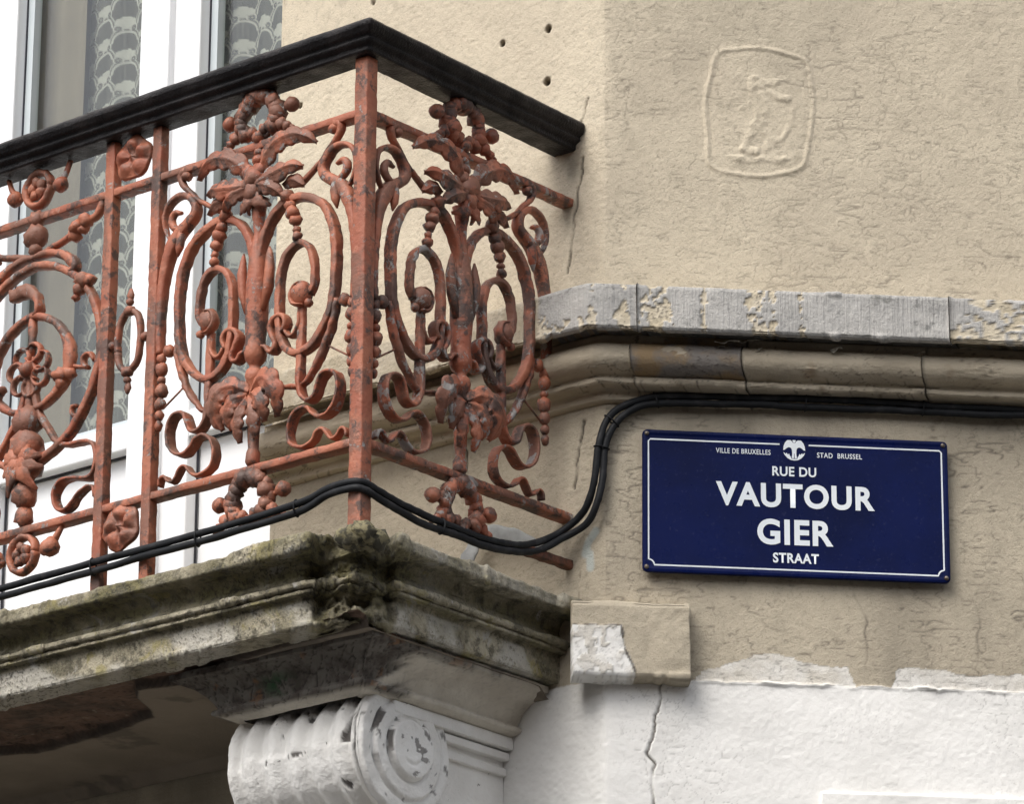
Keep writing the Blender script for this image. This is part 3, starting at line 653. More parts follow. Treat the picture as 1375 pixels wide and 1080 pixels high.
# plaster stub of the lower course, on the corner facade beside the balcony
def stub():
    uu = np.linspace(-0.072, 0.1525, 76)
    prof = [(0.0, 4.098), (0.030, 4.092), (0.037, 4.087), (0.040, 4.080), (0.040, 3.948), (0.037, 3.943), (0.0, 3.938)]
    S, Nn = profile(prof, 0.003); Nn = -Nn
    uu = np.concatenate([[0.1525], uu[::-1], [-0.072]])      # end faces closed by collapsing onto the wall
    U, I = np.meshgrid(uu, np.arange(len(S))); so = S[I].copy(); sn = Nn[I]; z = so[..., 1]; off = so[..., 0]
    off[:, 0] = -0.004; off[:, -1] = -0.004
    e, cid = voro(U * 62 + 1.2 * fbm(U * 45, z * 45, 3, 6), z * 62 + 1.2 * fbm(U * 45 + 3, z * 45, 3, 5), 7)
    patch = np.where(inpoly(U + 0.004 * fbm(U * 60, z * 60, 3, 8), z + 0.005 * fbm(U * 60 + 9, z * 60, 3, 9), [(-0.08, 4.041), (0.0212, 4.041), (0.026, 3.998), (0.046, 3.955), (0.046, 3.93), (-0.08, 3.93)]), 1.0, 0)
    pd = pdist(U, z, [(-0.07, 4.041), (0.0212, 4.041), (0.026, 3.998), (0.046, 3.952)])
    crk = np.maximum((1 - sstep(0.03, 0.09, e)) * patch * 0.28, 0.9 * (1 - sstep(0.0005, 0.003, pd + 0.003 * fbm(U * 70, z * 70, 3, 4))))
    h = 0.0045 * fbm(U * 16, z * 16, 5, 12) + 0.001 * fbm(U * 60, z * 60, 3, 13) - 0.0028 * patch + 0.001 * patch * (cid - 0.5)
    brk = sstep(0.0, 0.4, fbm(U * 20, z * 0, 3, 15)) * np.exp(-((z - 3.944) / 0.006) ** 2); h -= 0.008 * brk
    off2 = off + np.where(off > 0, sn[..., 0] * h, 0); z2 = z + sn[..., 1] * h
    U2 = U + np.where((off > 0.02), 0.003 * fbm(z * 25, z * 0 + U, 3, 16), 0)
    P = W2(U2, off2, z2)
    z0 = np.zeros(U.shape)
    grid_obj('plaster_block', P, PLASTER, bld, dict(crack=np.clip(crk, 0, 1), dark_tone=z0 + 0.45 + 0.5 * brk, white=patch * (0.55 + 0.45 * sstep(0.2, 0.7, cid)), blue=z0))
stub()

# ================================================================== STONE BALCONY
bal = thing('stone_balcony', O + d1 * 0.6 + n1 * 0.3 + Zv * 3.95, 'weathered stone balcony with mossy moulded cornice and broken corner', 'balcony')
WORLD[bal.name] = Matrix.Translation(Vector(O + d1 * 0.6 + n1 * 0.3 + Zv * 3.95))
CP, CNn = profile([(-0.20, 4.110), (0.048, 4.1085), (0.053, 4.106), (0.055, 4.102), (0.055, 4.085), (0.053, 4.082), (0.016, 4.081), (0.007, 4.076), (0.001, 4.066), (-0.001, 4.055), (0.002, 4.044),
                   (0.010, 4.037), (0.020, 4.035), (0.0245, 4.032), (0.0245, 4.026), (0.021, 4.0235), (0.013, 4.023), (0.013, 4.019), (0.018, 4.0175), (0.018, 4.013), (0.004, 4.0115), (0.0, 4.008), (0.0, 3.961), (-0.003, 3.957), (-0.06, 3.955)], 0.003)
CNn = -CNn
def cornice():
    ll = np.concatenate([np.arange(-0.66, 1.15, 0.003), np.linspace(1.16, 2.3, 60)])
    L, I = np.meshgrid(ll, np.arange(len(CP))); so = CP[I]; sn = CNn[I]; z = so[..., 1]
    side = L < 0
    h = 0.0020 * fbm(L * 16, z * 16 + so[..., 0] * 16, 4, 401) + 0.0011 * fbm(L * 70, z * 70 + so[..., 0] * 60, 3, 402)
    e, cid = voro(L * 40 + 1.3 * fbm(L * 34, z * 34, 3, 403), (z + so[..., 0]) * 48 + 1.2 * fbm(L * 30 + 7, z * 30, 3, 413), 404)
    cm = sstep(-0.15, 0.3, fbm(L * 7, z * 12, 3, 405)) * np.where(side, 0.35, 1.0)
    c = (1 - sstep(0.02, 0.10, e)) * cm
    h += -0.0014 * c + 0.0012 * (cid - 0.5) * cm
    # ragged edge of the top fillet
    rag = fbm(L * 26, z * 0 + 2, 4, 406)
    fil = sstep(4.078, 4.084, z) * (so[..., 0] > 0.02)
    h -= 0.0035 * fil * sstep(0.1, 0.6, rag)
    notch = sstep(0.22, 0.42, fbm(L * 10, z * 0 + 4, 4, 416)) * fil + sstep(0.30, 0.45, fbm(L * 13, z * 0 + 9, 4, 417)) * np.exp(-((z - 3.960) / 0.006) ** 2) + 0.6 * sstep(0.2, 0.4, fbm(L * 12, z * 0 + 14, 4, 418)) * np.exp(-((z - 4.028) / 0.008) ** 2)
    h -= 0.0085 * notch
    # broken corner
    lc = L + 0.016 * fbm(z * 30, L * 12, 3, 407)
    g = np.exp(-((lc + 0.01) / np.where(lc > -0.01, 0.115, 0.085)) ** 2)
    prot = np.clip(so[..., 0] + 0.028, 0, 1)
    rough = fbm(L * 34, z * 40, 4, 408)
    brk = sstep(0.18, 0.5, g)
    # upper fillet is lost most, the fascia is gouged
    dz = np.exp(-((z - 4.075) / 0.035) ** 2)
    off = so[..., 0] + sn[..., 0] * h - np.where(so[..., 0] > -0.05, brk * (prot * (0.30 + 0.50 * dz) + 0.008 + 0.016 * rough), 0)
    gouge = np.exp(-((lc - 0.02) / 0.05) ** 2) * sstep(4.03, 3.995, z) * np.where(so[..., 0] > -0.02, 1, 0)
    off -= gouge * (0.034 + 0.026 * rough)
    zz = z + sn[..., 1] * h + np.where(so[..., 0] > -0.05, brk * 0.010 * fbm(L * 28, z * 28, 3, 409), 0)
    P = PB(L, off, zz)
    moss_and_dark = np.clip(sstep(4.07, 4.083, z) * (0.35 + 0.9 * fbm(L * 14, z * 30, 3, 410)) + 0.75 * np.exp(-((z - 4.060) / 0.016) ** 2) * (1 + 1.0 * fbm(L * 9, z * 20, 3, 415)) + 0.5 * np.exp(-((z - 4.012) / 0.004) ** 2) + brk * (0.55 + 0.6 * rough) * sstep(4.085, 4.06, z), 0, 0.95)  # moss on the fillet; cove, bead groove and broken corner also coloured darker
    moss_and_dark = np.where(side, np.clip(moss_and_dark * 0.75 + 0.35 * sstep(0, 0.4, fbm(L * 11, z * 14, 3, 414)), 0, 0.95), moss_and_dark)
    pale = np.clip(sstep(4.006, 4.0, z) * np.where(side, sstep(-0.05, 0.25, fbm(L * 9, z * 11, 3, 411)), sstep(-0.35, 0.1, fbm(L * 8, z * 13, 3, 412)) * 0.92) * (1 - brk)
                   + sstep(4.08, 4.086, z) * side * 0.45 + np.where(side, 0.8 * np.exp(-(((L + 0.20) / 0.05) ** 2 + ((z - 4.052) / 0.02) ** 2)), 0), 0, 1)
    grid_obj('cornice', P, CORN, bal, dict(moss_and_dark=moss_and_dark, pale=pale, crack=np.clip(c * 0.8, 0, 1)), flip=True)
cornice()
# walking surface
m = MB(); m.box((0.20, 0.012, 3.985), (2.4, 0.42, 4.1095), lambda u, f, z: F1(u, f, z)); m.build('slab', CORN, bal, smooth=False, fixn=True)
def soffit():
    uu = np.concatenate([np.arange(0.135, 1.35, 0.004), np.linspace(1.36, 2.4, 50)]); ff = np.arange(0.010, 0.575, 0.004)
    U, Ff = np.meshgrid(uu, ff)
    line = [(2.5, 0.30), (1.308, 0.318), (1.241, 0.28), (1.056, 0.30), (0.866, 0.339), (0.83, 0.39), (0.804, 0.446), (0.763, 0.50), (0.671, 0.473), (0.58, 0.467), (0.506, 0.52), (0.3, 0.54), (0.1, 0.54)]
    lu = np.array([p[0] for p in line])[::-1]; lf = np.array([p[1] for p in line])[::-1]
    edge = np.interp(U, lu, lf) + 0.010 * fbm(U * 22, Ff * 22, 4, 501)
    bare = sstep(-0.002, 0.004, Ff - edge)
    h = 0.020 * bare + 0.007 * bare * fbm(U * 20, Ff * 34, 5, 502) + 0.0015 * fbm(U * 9, Ff * 9, 4, 503)
    e, cid = voro(U * 30 + 0.6 * fbm(U * 20, Ff * 20, 2, 505), Ff * 55, 506)
    h += bare * 0.010 * (cid - 0.5) * sstep(-0.2, 0.2, fbm(U * 8, Ff * 10, 2, 508))
    crk = np.maximum((1 - sstep(0.02, 0.08, e)) * bare * 0.7, np.exp(-((Ff - edge) / 0.006) ** 2) * 0.8)
    inner = sstep(0.03, 0.0, Ff - 0.012)
    P = F1(U, Ff, 3.948 + h - 0.02 * inner)
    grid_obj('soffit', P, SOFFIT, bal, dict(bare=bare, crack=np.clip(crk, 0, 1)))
soffit()

# ------------------------------------------------------------------ console bracket
UR, UL, OFC, ZC, RR = 0.228, 0.568, 0.316, 3.780, 0.131
def cap():
    pr = np.array([(0.090, 3.953), (0.088, 3.941), (0.078, 3.939), (0.072, 3.934), (0.048, 3.924), (0.030, 3.910), (0.019, 3.896), (0.013, 3.886), (0.021, 3.883), (0.024, 3.878), (0.021, 3.873), (0.008, 3.870), (-0.008, 3.864), (-0.03, 3.862)])
    S, Nn = profile(pr, 0.004); Nn = -Nn
    rows = []; at_b = []; at_c = []; at_m = []
    per = None
    for (e, z), (nx, nz) in zip(S, Nn):
        u0, u1, f1 = UR - e, UL + e, 0.452 + e * 0.75
        a = np.stack([np.full(110, u0), np.linspace(0.008, f1, 110)], 1); b = np.stack([np.linspace(u0, u1, 110), np.full(110, f1)], 1)[1:]
        c = np.stack([np.full(60, u1), np.linspace(f1, 0.008, 60)], 1)[1:]
        p = np.vstack([a, b, c]); k = np.arange(len(p))
        h = 0.0045 * fbm(p[:, 0] * 22, p[:, 1] * 22 + z * 30, 5, 601) + 0.0012 * fbm(p[:, 0] * 80, p[:, 1] * 80 + z * 80, 3, 602)
        nrm = np.where((k < 110)[:, None], [[-1.0, 0]], np.where((k < 219)[:, None], [[0, 1.0]], [[1.0, 0]]))
        ee, cid = voro((p[:, 0] + p[:, 1]) * 38, np.full(len(p), z * 45.0) + 0.5 * fbm(p[:, 0] * 30, p[:, 1] * 30, 2, 603), 604)
        front = (k >= 92) * 1.0
        bare = np.clip(sstep(-0.05, 0.01, p[:, 1] - 0.40 + 0.09 * fbm(p[:, 0] * 18, z * 40 + p[:, 1] * 18, 4, 605)) * sstep(3.866, 3.874, z), 0, 1); bare = np.maximum(bare, 0.85 * sstep(3.93, 3.944, z) * sstep(0.05, 0.35, p[:, 1] + 0.1 * fbm(p[:, 0] * 30, p[:, 1] * 30, 3, 608)))
        c_ = (1 - sstep(0.03, 0.09, ee)) * np.clip(bare + 0.15, 0, 1)
        h = h - 0.0022 * c_ - 0.003 * bare
        q = p + nrm * h[:, None]
        rows.append(F1(q[:, 0], q[:, 1], np.full(len(q), z))); at_b.append(bare); at_c.append(c_ * 0.8)
        at_m.append(np.exp(-(((p[:, 0] - 0.42) / 0.035) ** 2 + ((z - 3.905) / 0.018) ** 2)) * sstep(-0.2, 0.3, fbm(p[:, 0] * 60, np.full(len(p), z * 60), 3, 607)) * (k > 109))
    return grid_obj('console', np.array(rows), CAPM, bal, dict(bare=np.array(at_b), crack=np.array(at_c), moss_and_dark=np.array(at_m)))
con = cap(); con['label'] = 'stone console with flaking cap and white painted scroll'
def roll():
    us = np.linspace(UR + 0.012, UL - 0.004, 150); ph = np.linspace(0, 2 * np.pi, 150, endpoint=False)
    Ph, U = np.meshgrid(ph, us)
    x = (U - UR) / (UL - UR)
    r = RR * (0.985 - 0.05 * np.sin(np.pi * x) ** 2)
    fl = 0.5 - 0.5 * np.cos(2 * np.pi * (x * 6.2 + 0.25)) + 0.12 * fbm(Ph * 2, U * 30, 2, 616)
    r = r - 0.0125 * (1 - np.clip(fl, 0, 1) ** 0.7) * sstep(0.03, 0.12, x) * sstep(0.98, 0.9, x)
    nr = fbm(Ph * 3, U * 20, 4, 611)
    r = r + 0.0035 * nr + 0.0012 * fbm(Ph * 12, U * 80, 3, 612)
    chip = sstep(0.50, 0.56, fbm(Ph * 3.2 + 5, U * 34, 5, 613))
    top = sstep(0.80, 0.92, np.cos(Ph - 1.35)) * sstep(0.55, 0.25, fl) * sstep(0.05, 0.3, fbm(Ph * 5, U * 50, 4, 615))
    c2 = np.exp(-(((x - 0.14 + 0.05 * np.sin(Ph * 3)) / 0.035) ** 2 + ((Ph - 0.25) / 0.38) ** 2)) > 0.30
    chip = np.clip(np.maximum(np.maximum(chip, top), c2 * 1.0), 0, 1); r -= 0.003 * chip + 0.008 * c2
    grid_obj('scroll_roll', F1(U, OFC + r * np.cos(Ph), ZC + r * np.sin(Ph)), WHITE_CHIP, con, dict(chip=chip), closed_u=True)
roll()
def volute():
    rs = np.concatenate([np.linspace(0.0005, RR + 0.001, 60), [RR + 0.001, RR - 0.006]]); ph = np.linspace(0, 2 * np.pi, 120, endpoint=False)
    Ph, R_ = np.meshgrid(ph, rs)
    sp = 0.012 * ((Ph - 2.2) % (2 * np.pi)) / (2 * np.pi)
    r1, r2 = 0.102 - sp, 0.066 - sp * 0.8
    d = 0.008 + 0.007 * sstep(r1 + 0.003, r1 - 0.004, R_) + 0.011 * sstep(r2 + 0.003, r2 - 0.006, R_) - 0.004 * np.exp(-((R_ - r1) / 0.004) ** 2) - 0.006 * np.exp(-((R_ - r2) / 0.004) ** 2)
    d += -0.004 * np.exp(-((R_ - 0.032) / 0.004) ** 2) * sstep(0.2, 0.6, -np.sin(Ph + 0.5)) - 0.012 * sstep(RR - 0.010, RR, R_) ** 2
    d += 0.003 * fbm(R_ * 34 * np.cos(Ph), R_ * 34 * np.sin(Ph), 5, 621)
    x = R_ * np.cos(Ph); y = R_ * np.sin(Ph)
    groove = ((np.abs(R_ - r1) < 0.006) | (np.abs(R_ - r2) < 0.004)) * 1.0
    chip = groove * sstep(-0.02, 0.15, fbm(x * 22 + 3, y * 22, 3, 622)) * sstep(-0.5, 0.3, np.sin(Ph + 0.3))
    chip = np.maximum(chip, sstep(0.40, 0.46, fbm(x * 60, y * 60, 4, 624)) * 0.8)
    d[-2] = d[-3]; d[-1] = -0.02
    grid_obj('volute', F1(UR - d + 0.012, OFC + x, ZC + y), WHITE_CHIP, con, dict(chip=chip), closed_u=True, flip=True)
volute()
m = MB()
fn = lambda u, f, z: F1(u, f, z)
m.box((UR + 0.022, 0.008, 3.20), (UL - 0.022, 0.30, 3.866), fn); m.build('console_body', WHITE_CHIP, con, smooth=False, fixn=True)
for z0, z1, e, f1 in ((3.842, 3.866, 0.004, 0.36), (3.822, 3.838, -0.006, 0.30), (3.792, 3.808, -0.012, 0.26)):
    m = MB(); m.box((UR - e, 0.008, z0), (UR + 0.05, f1, z1), fn); o = m.build('fillet', WHITE_CHIP, con, smooth=False, fixn=True)
    bv = o.modifiers.new('bevel', 'BEVEL'); bv.width = 0.003; bv.segments = 2
m = MB()
for i, (zc_, rc) in enumerate(((3.30, 0.07),)):
    us = np.linspace(UR + 0.03, UL - 0.03, 12)
    m.tube([F1(u, 0.10, zc_) for u in us], 2 * rc, 2 * rc, nvec=(0, 0, 1), sec=24)
m.build('lower_scroll', WHITE_CHIP, con)

# ================================================================== FRENCH WINDOW
win = thing('french_window', O + d1 * 1.4 - n1 * 0.15 + Zv * 4.12, 'white framed french window with solid lower panels behind the balcony', 'window')
WORLD[win.name] = Matrix.Translation(Vector(O + d1 * 1.4 - n1 * 0.15 + Zv * 4.12))
def fbox(name, lo, hi, mat, parent, bev=0.003):
    mb = MB(); mb.box(lo, hi, fn); o = mb.build(name, mat, parent, smooth=False, fixn=True)
    if bev:
        b = o.modifiers.new('bevel', 'BEVEL'); b.width = bev; b.segments = 2
    return o
ZT = 6.62
def sash(u0, u1, fo):
    """a leaf from u0 (right) to u1 (left); front of the frame at off=fo"""
    st = 0.088
    mb = MB()
    mb.box((u0, fo - 0.06, 4.13), (u0 + st, fo, ZT), fn); mb.box((u1 - st, fo - 0.06, 4.13), (u1, fo, ZT), fn)
    mb.box((u0 + st, fo - 0.06, 4.738), (u1 - st, fo - 0.001, 4.800), fn); mb.box((u0 + st, fo - 0.06, 4.13), (u1 - st, fo - 0.001, 4.20), fn); mb.box((u0 + st, fo - 0.06, ZT - 0.09), (u1 - st, fo - 0.001, ZT), fn)
    s = mb.build('sash', UPVC, win, smooth=False, fixn=True); b = s.modifiers.new('bevel', 'BEVEL'); b.width = 0.004; b.segments = 2
    a, c = u0 + st, u1 - st
    g = MB()
    for z0, z1 in ((4.80, ZT - 0.09), (4.20, 4.738)):
        w = 0.0026
        g.box((c - w, fo - 0.0345, z0), (c, fo - 0.030, z1), fn); g.box((a, fo - 0.0345, z0), (a + w, fo - 0.030, z1), fn)
        g.box((a + w, fo - 0.0345, z1 - w), (c - w, fo - 0.030, z1), fn); g.box((a + w, fo - 0.0345, z0), (c - w, fo - 0.030, z0 + w), fn)
    g.build('gasket', GASKET, s, smooth=False, fixn=True)
    g = MB()
    for z0, z1 in ((4.80, ZT - 0.09),):
        w = 0.022
        g.box((c - w, fo - 0.057, z0), (c - 0.0012, fo - 0.0335, z1), fn); g.box((a + 0.004, fo - 0.057, z0), (a + w, fo - 0.0335, z1), fn)
        g.box((a + w, fo - 0.057, z1 - w), (c - w, fo - 0.0335, z1 - 0.004), fn); g.box((a + w, fo - 0.057, z0 + 0.004), (c - w, fo - 0.0335, z0 + w), fn)
    g.build('glazing_bead', BEAD, s, smooth=False, fixn=True)
    fbox('pane', (a + 0.002, fo - 0.054, 4.802), (c - 0.002, fo - 0.050, ZT - 0.092), GLASS, s, 0)
    fbox('panel', (a + 0.004, fo - 0.056, 4.204), (c - 0.004, fo - 0.036, 4.734), UPVC, s, 0.002)
    return s
sash(0.80, 1.330, -0.132)
sash(1.318, 1.890, -0.112 + 0.0)
fbox('frame', (1.880, -0.20, 4.11), (2.26, -0.10, 6.72), UPVC, win); fbox('threshold', (0.78, -0.20, 4.10), (1.88, -0.10, 4.128), UPVC, win)
def curtain(name, u0, u1, seed, label, fold=0.010):
    uu = np.arange(u0, u1, 0.0032); zz = np.concatenate([np.arange(4.30, 5.95, 0.0032), np.linspace(5.96, 6.6, 40)])
    U, Z = np.meshgrid(uu, zz)
    f = -0.225 + fold * np.sin(U * 2 * np.pi / 0.16 + 0.6 * np.sin(Z * 1.7) + seed) + 0.5 * fold * np.sin(U * 2 * np.pi / 0.07 + seed * 2)
    a = U + 0.004 * np.sin(Z * 9 + seed) + 0.012 * fbm(U * 5, Z * 3, 2, seed); b = Z + 0.01 * fbm(U * 6, Z * 5, 2, seed + 1)
    cw, chh = 0.120, 0.083
    lace_ = np.zeros(U.shape)
    for par in (0, 1):
        x = a / cw + par * 0.5; y = b / chh + par * 0.5
        fx = (x - np.floor(x) - 0.5) * cw; fy = (y - np.floor(y) - 0.5) * chh
        r = np.hypot(fx, fy + 0.026)
        up_ = sstep(-0.004, 0.004, fy + 0.026)
        lace_ = np.maximum(lace_, up_ * np.exp(-((r - 0.030) / 0.0034) ** 2))
        lace_ = np.maximum(lace_, 0.8 * up_ * np.exp(-((r - 0.0385) / 0.0026) ** 2))
        for cx, cy, rr in ((0, 0.033, 0.0115), (-0.0135, 0.027, 0.0095), (0.0135, 0.027, 0.0095), (0, 0.020, 0.0085)):
            lace_ = np.maximum(lace_, 0.92 * sstep(rr + 0.0025, rr - 0.002, np.hypot(fx - cx, fy - cy)))
        for sg in (-1, 1):
            q = np.hypot(fx - sg * 0.0165, fy - 0.0115)
            lace_ = np.where(q < 0.0085, lace_ * sstep(0.0035, 0.0075, q), lace_)
            lace_ = np.maximum(lace_, 0.95 * np.exp(-((q - 0.0095) / 0.0026) ** 2) * sstep(-0.010, -0.004, fy - 0.0115))
            lace_ = np.maximum(lace_, 0.8 * np.exp(-(q / 0.003) ** 2))
    thread = 0.12 + 0.24 * (0.5 + 0.5 * np.sin(a * 2 * np.pi / 0.0085 + 2.5 * fbm(a * 40, b * 2, 2, seed + 4))) * (0.6 + 0.6 * fbm(a * 60, b * 3, 2, seed + 5))
    lace_ = np.clip(np.maximum(lace_ * 0.95, thread), 0.10, 0.96)
    o = grid_obj(name, F1(U, f, Z), LACE, None, dict(lace=lace_))
    return setprops(o, label, 'curtain', 'lace curtains')
curtain('lace_curtain', 0.78, 1.318, 3, 'white lace curtain in the window leaf nearest the house corner')
curtain('lace_curtain', 1.34, 1.69, 8, 'white lace curtain beside the beige drape')
uu = np.linspace(1.66, 1.86, 60); zz = np.linspace(4.15, 6.6, 40); U, Z = np.meshgrid(uu, zz)
setprops(grid_obj('drape', F1(U, -0.195 + 0.006 * np.sin(U * 2 * np.pi / 0.09) + 0.002 * np.sin(Z * 3), Z), DRAPE), 'plain beige drape at the left edge of the window', 'curtain')

# ================================================================== STREET SIGN
sg_o = W2(0.0639, 0.020, 4.1565)
sx = np.array(W2(0.6610, 0.020, 4.1535)) - sg_o; SWD = float(np.linalg.norm(sx)); SHT = 0.288
roll_s = math.atan2(-0.004, 0.6)
SXv = Vector(w2); SROT = Matrix.Rotation(0.0, 4, 'Y')
SM = frame(w2, -n2, sg_o) @ Matrix.Rotation(0.004, 4, 'Y')
sign = thing('street_sign', sg_o, 'dark blue enamel street name sign with white lettering on the wall', 'sign')
sign.matrix_world = SM; WORLD[sign.name] = SM
def rrect(x0, z0, x1, z1, r, n=6):
    P = []
    for cx, cz, a0 in ((x1 - r, z1 - r, 0), (x0 + r, z1 - r, 90), (x0 + r, z0 + r, 180), (x1 - r, z0 + r, 270)):
        for k in range(n + 1):
            a = math.radians(a0 + 90 * k / n); P.append((cx + r * math.cos(a), cz + r * math.sin(a)))
    return P
def plate():                                  # enamel plate with a rolled edge
    rings = [(0.0, 0.006), (0.0, 0.0), (0.0015, -0.0016), (0.006, -0.0022), (0.012, -0.0008), (0.03, -0.0006)]
    V = []; Fc = []; n = None
    for ins, y in rings:
        P = rrect(ins, ins, SWD - ins, SHT - ins, max(0.010 - ins * 0.3, 0.004)); n = len(P); V += [(x, y, z) for x, z in P]
    for i in range(len(rings) - 1):
        for j in range(n):
            k = (j + 1) % n; Fc.append((i * n + j, i * n + k, (i + 1) * n + k, (i + 1) * n + j))
    Fc.append(tuple(range((len(rings) - 1) * n, len(rings) * n))); Fc.append(tuple(range(n))[::-1])
    mb = MB(); mb.add(V, Fc); o = mb.build('plate', ENAMEL, sign, SM, smooth=False, fixn=True); return o
pl = plate()
YF = -0.0012
def band(pts, w=0.0030, closed=False):
    P = np.array(pts, float); Tn = np.gradient(P, axis=0); Tn /= np.linalg.norm(Tn, axis=1)[:, None]; Nn = np.stack([-Tn[:, 1], Tn[:, 0]], 1) * w / 2
    V = [(x, YF, z) for x, z in P + Nn] + [(x, YF, z) for x, z in P - Nn]; n = len(P)
    return V, [(i, i + 1, n + i + 1, n + i) for i in range(n - 1)]
def dense(pts, k=4):
    P = np.array(pts, float); out = []
    for a, b in zip(P[:-1], P[1:]): out += [a + (b - a) * t for t in np.linspace(0, 1, k, endpoint=False)]
    return np.array(out + [P[-1]])
bx0, bx1, bz0, bz1 = 0.0115, SWD - 0.0125, 0.0140, SHT - 0.0195
rc = 0.011
def scallop(cx, cz, a0, a1): return [(cx + rc * math.cos(math.radians(a)), cz + rc * math.sin(math.radians(a))) for a in np.linspace(a0, a1, 9)]
ex = 0.2960
left = [(ex - 0.0285, bz1), (bx0 + 0.004, bz1), (bx0, bz1 - 0.004), (bx0, bz0 + rc)] + scallop(bx0, bz0, 90, 0)[1:] + [(ex, bz0)]
right = [(ex, bz0)] + scallop(bx1, bz0, 180, 90) + [(bx1, bz1 - 0.004), (bx1 - 0.004, bz1), (ex + 0.0285, bz1)]
mb = MB(); mb.add(*band(left)); mb.add(*band(right)); mb.build('border_line', INK, sign, SM, smooth=False)
def text(body, cx, base, cap_h, width, off=0.018, space=1.0):
    cu = bpy.data.curves.new('lettering', 'FONT'); cu.body = body; cu.size = 1.0; cu.offset = off; cu.space_character = space; cu.resolution_u = 6
    to = bpy.data.objects.new('tmp', cu); COL.objects.link(to)
    dg = bpy.context.evaluated_depsgraph_get(); me = bpy.data.meshes.new_from_object(to.evaluated_get(dg))
    bpy.data.objects.remove(to); bpy.data.curves.remove(cu)
    V = np.empty(len(me.vertices) * 3, np.float32); me.vertices.foreach_get('co', V); V = V.reshape(-1, 3)
    x0, x1, y0, y1 = V[:, 0].min(), V[:, 0].max(), V[:, 1].min(), V[:, 1].max()
    Wn = np.stack([cx - width / 2 + (V[:, 0] - x0) / (x1 - x0) * width, np.full(len(V), YF - 0.0002), base + (V[:, 1] - y0) / (y1 - y0) * cap_h], 1)
    me.vertices.foreach_set('co', Wn.astype(np.float32).ravel()); me.update(); me.name = 'lettering'; me.materials.clear()
    link_obj('lettering', me, INK, sign, SM)
TOPZ = SHT
text('RUE DU', 0.2955, TOPZ - 0.0845, 0.0195, 0.0860, 0.024, 1.06)
text('VAUTOUR', 0.2972, TOPZ - 0.1490, 0.0495, 0.3095, 0.034, 1.10)
text('GIER', 0.2960, TOPZ - 0.2245, 0.0525, 0.1480, 0.034, 1.10)
text('STRAAT', 0.2965, TOPZ - 0.2605, 0.0205, 0.0890, 0.030, 1.08)
text('VILLE DE BRUXELLES', 0.1963, TOPZ - 0.0425, 0.0105, 0.1065, 0.012, 1.1)
text('STAD  BRUSSEL', 0.3845, TOPZ - 0.0440, 0.0105, 0.0880, 0.012, 1.1)
def emblem():                                 # winged figure over a crescent
    cx, cz = ex, TOPZ - 0.0295
    mb = MB()
    wing = [(-0.0002, 0.0140), (0.0030, 0.0143), (0.0044, 0.0172), (0.0090, 0.0205), (0.014, 0.0186), (0.018, 0.0138), (0.0207, 0.0068), (0.0216, -0.0015), (0.0185, -0.0008), (0.0150, 0.0025), (0.0115, 0.0046), (0.0080, 0.0044), (0.0056, 0.0025),
            (0.0045, -0.001), (0.0040, -0.009), (0.0052, -0.0175), (0.0008, -0.0178), (0.0005, -0.008), (-0.0002, -0.008)]
    cres = [(-0.0002, -0.0222), (0.0070, -0.0212), (0.0135, -0.0176), (0.0190, -0.0112), (0.0212, -0.0055), (0.0168, -0.0090), (0.0150, -0.0070), (0.0125, -0.0102), (0.0098, -0.0085), (0.0088, -0.0125), (0.0066, -0.0150), (0.0060, -0.0186), (-0.0002, -0.0190)]
    for s in (1, -1):
        for w_ in (wing, cres):
            P = [(cx + s * x, cz + z) for x, z in w_]; P = P if s > 0 else P[::-1]
            mb.add([(x, YF, z) for x, z in P], [tuple(range(len(P)))])
    for (x, z, r) in ((0.0, 0.0178, 0.0032),):
        mb.add([(cx + x + r * math.cos(a), YF - 0.0001, cz + z + r * math.sin(a)) for a in np.linspace(0, 2 * np.pi, 12, endpoint=False)], [tuple(range(12))])
    mb.build('emblem', INK, sign, SM, smooth=False)
emblem()
for px_, pz_ in ((0.0075, 0.0095), (SWD - 0.0085, 0.0095), (SWD - 0.009, SHT - 0.0085), (0.0085, SHT - 0.0085)):
    mb = MB(); mb.lathe([(0.0046, 0.004), (0.0046, -0.0022), (0.0036, -0.0044), (0.0012, -0.0052)], axis='y', c=(px_, 0, pz_), seg=12); mb.build('screw', SCREW, sign, SM, fixn=True)

# ================================================================== BALCONY RAILING
rail = thing('balcony_railing', O + d1 * 0.109 + n1 * 0.60 + Zv * 4.1, 'ornate cast iron balcony railing in flaking red paint with black handrail', 'railing')
WORLD[rail.name] = Matrix.Translation(Vector(O + d1 * 0.109 + n1 * 0.60 + Zv * 4.1))
MF = lambda s: frame(-d1, -n1, O + d1 * (0.109 + s) + n1 * 0.60)      # front panel frame: X right, Y inwards
SX = (-n1 - 0.030 * d1) / math.hypot(1, 0.030); SY = np.cross(Zv, SX)
MS = lambda t: frame(SX, SY, O + d1 * 0.109 + n1 * 0.60 + SX * t)       # side panel frame: X towards the wall, Y inwards
I4 = Matrix.Identity(4)
ZL0, ZL1, ZU0, ZU1 = 4.276, 4.292, 4.934, 4.950
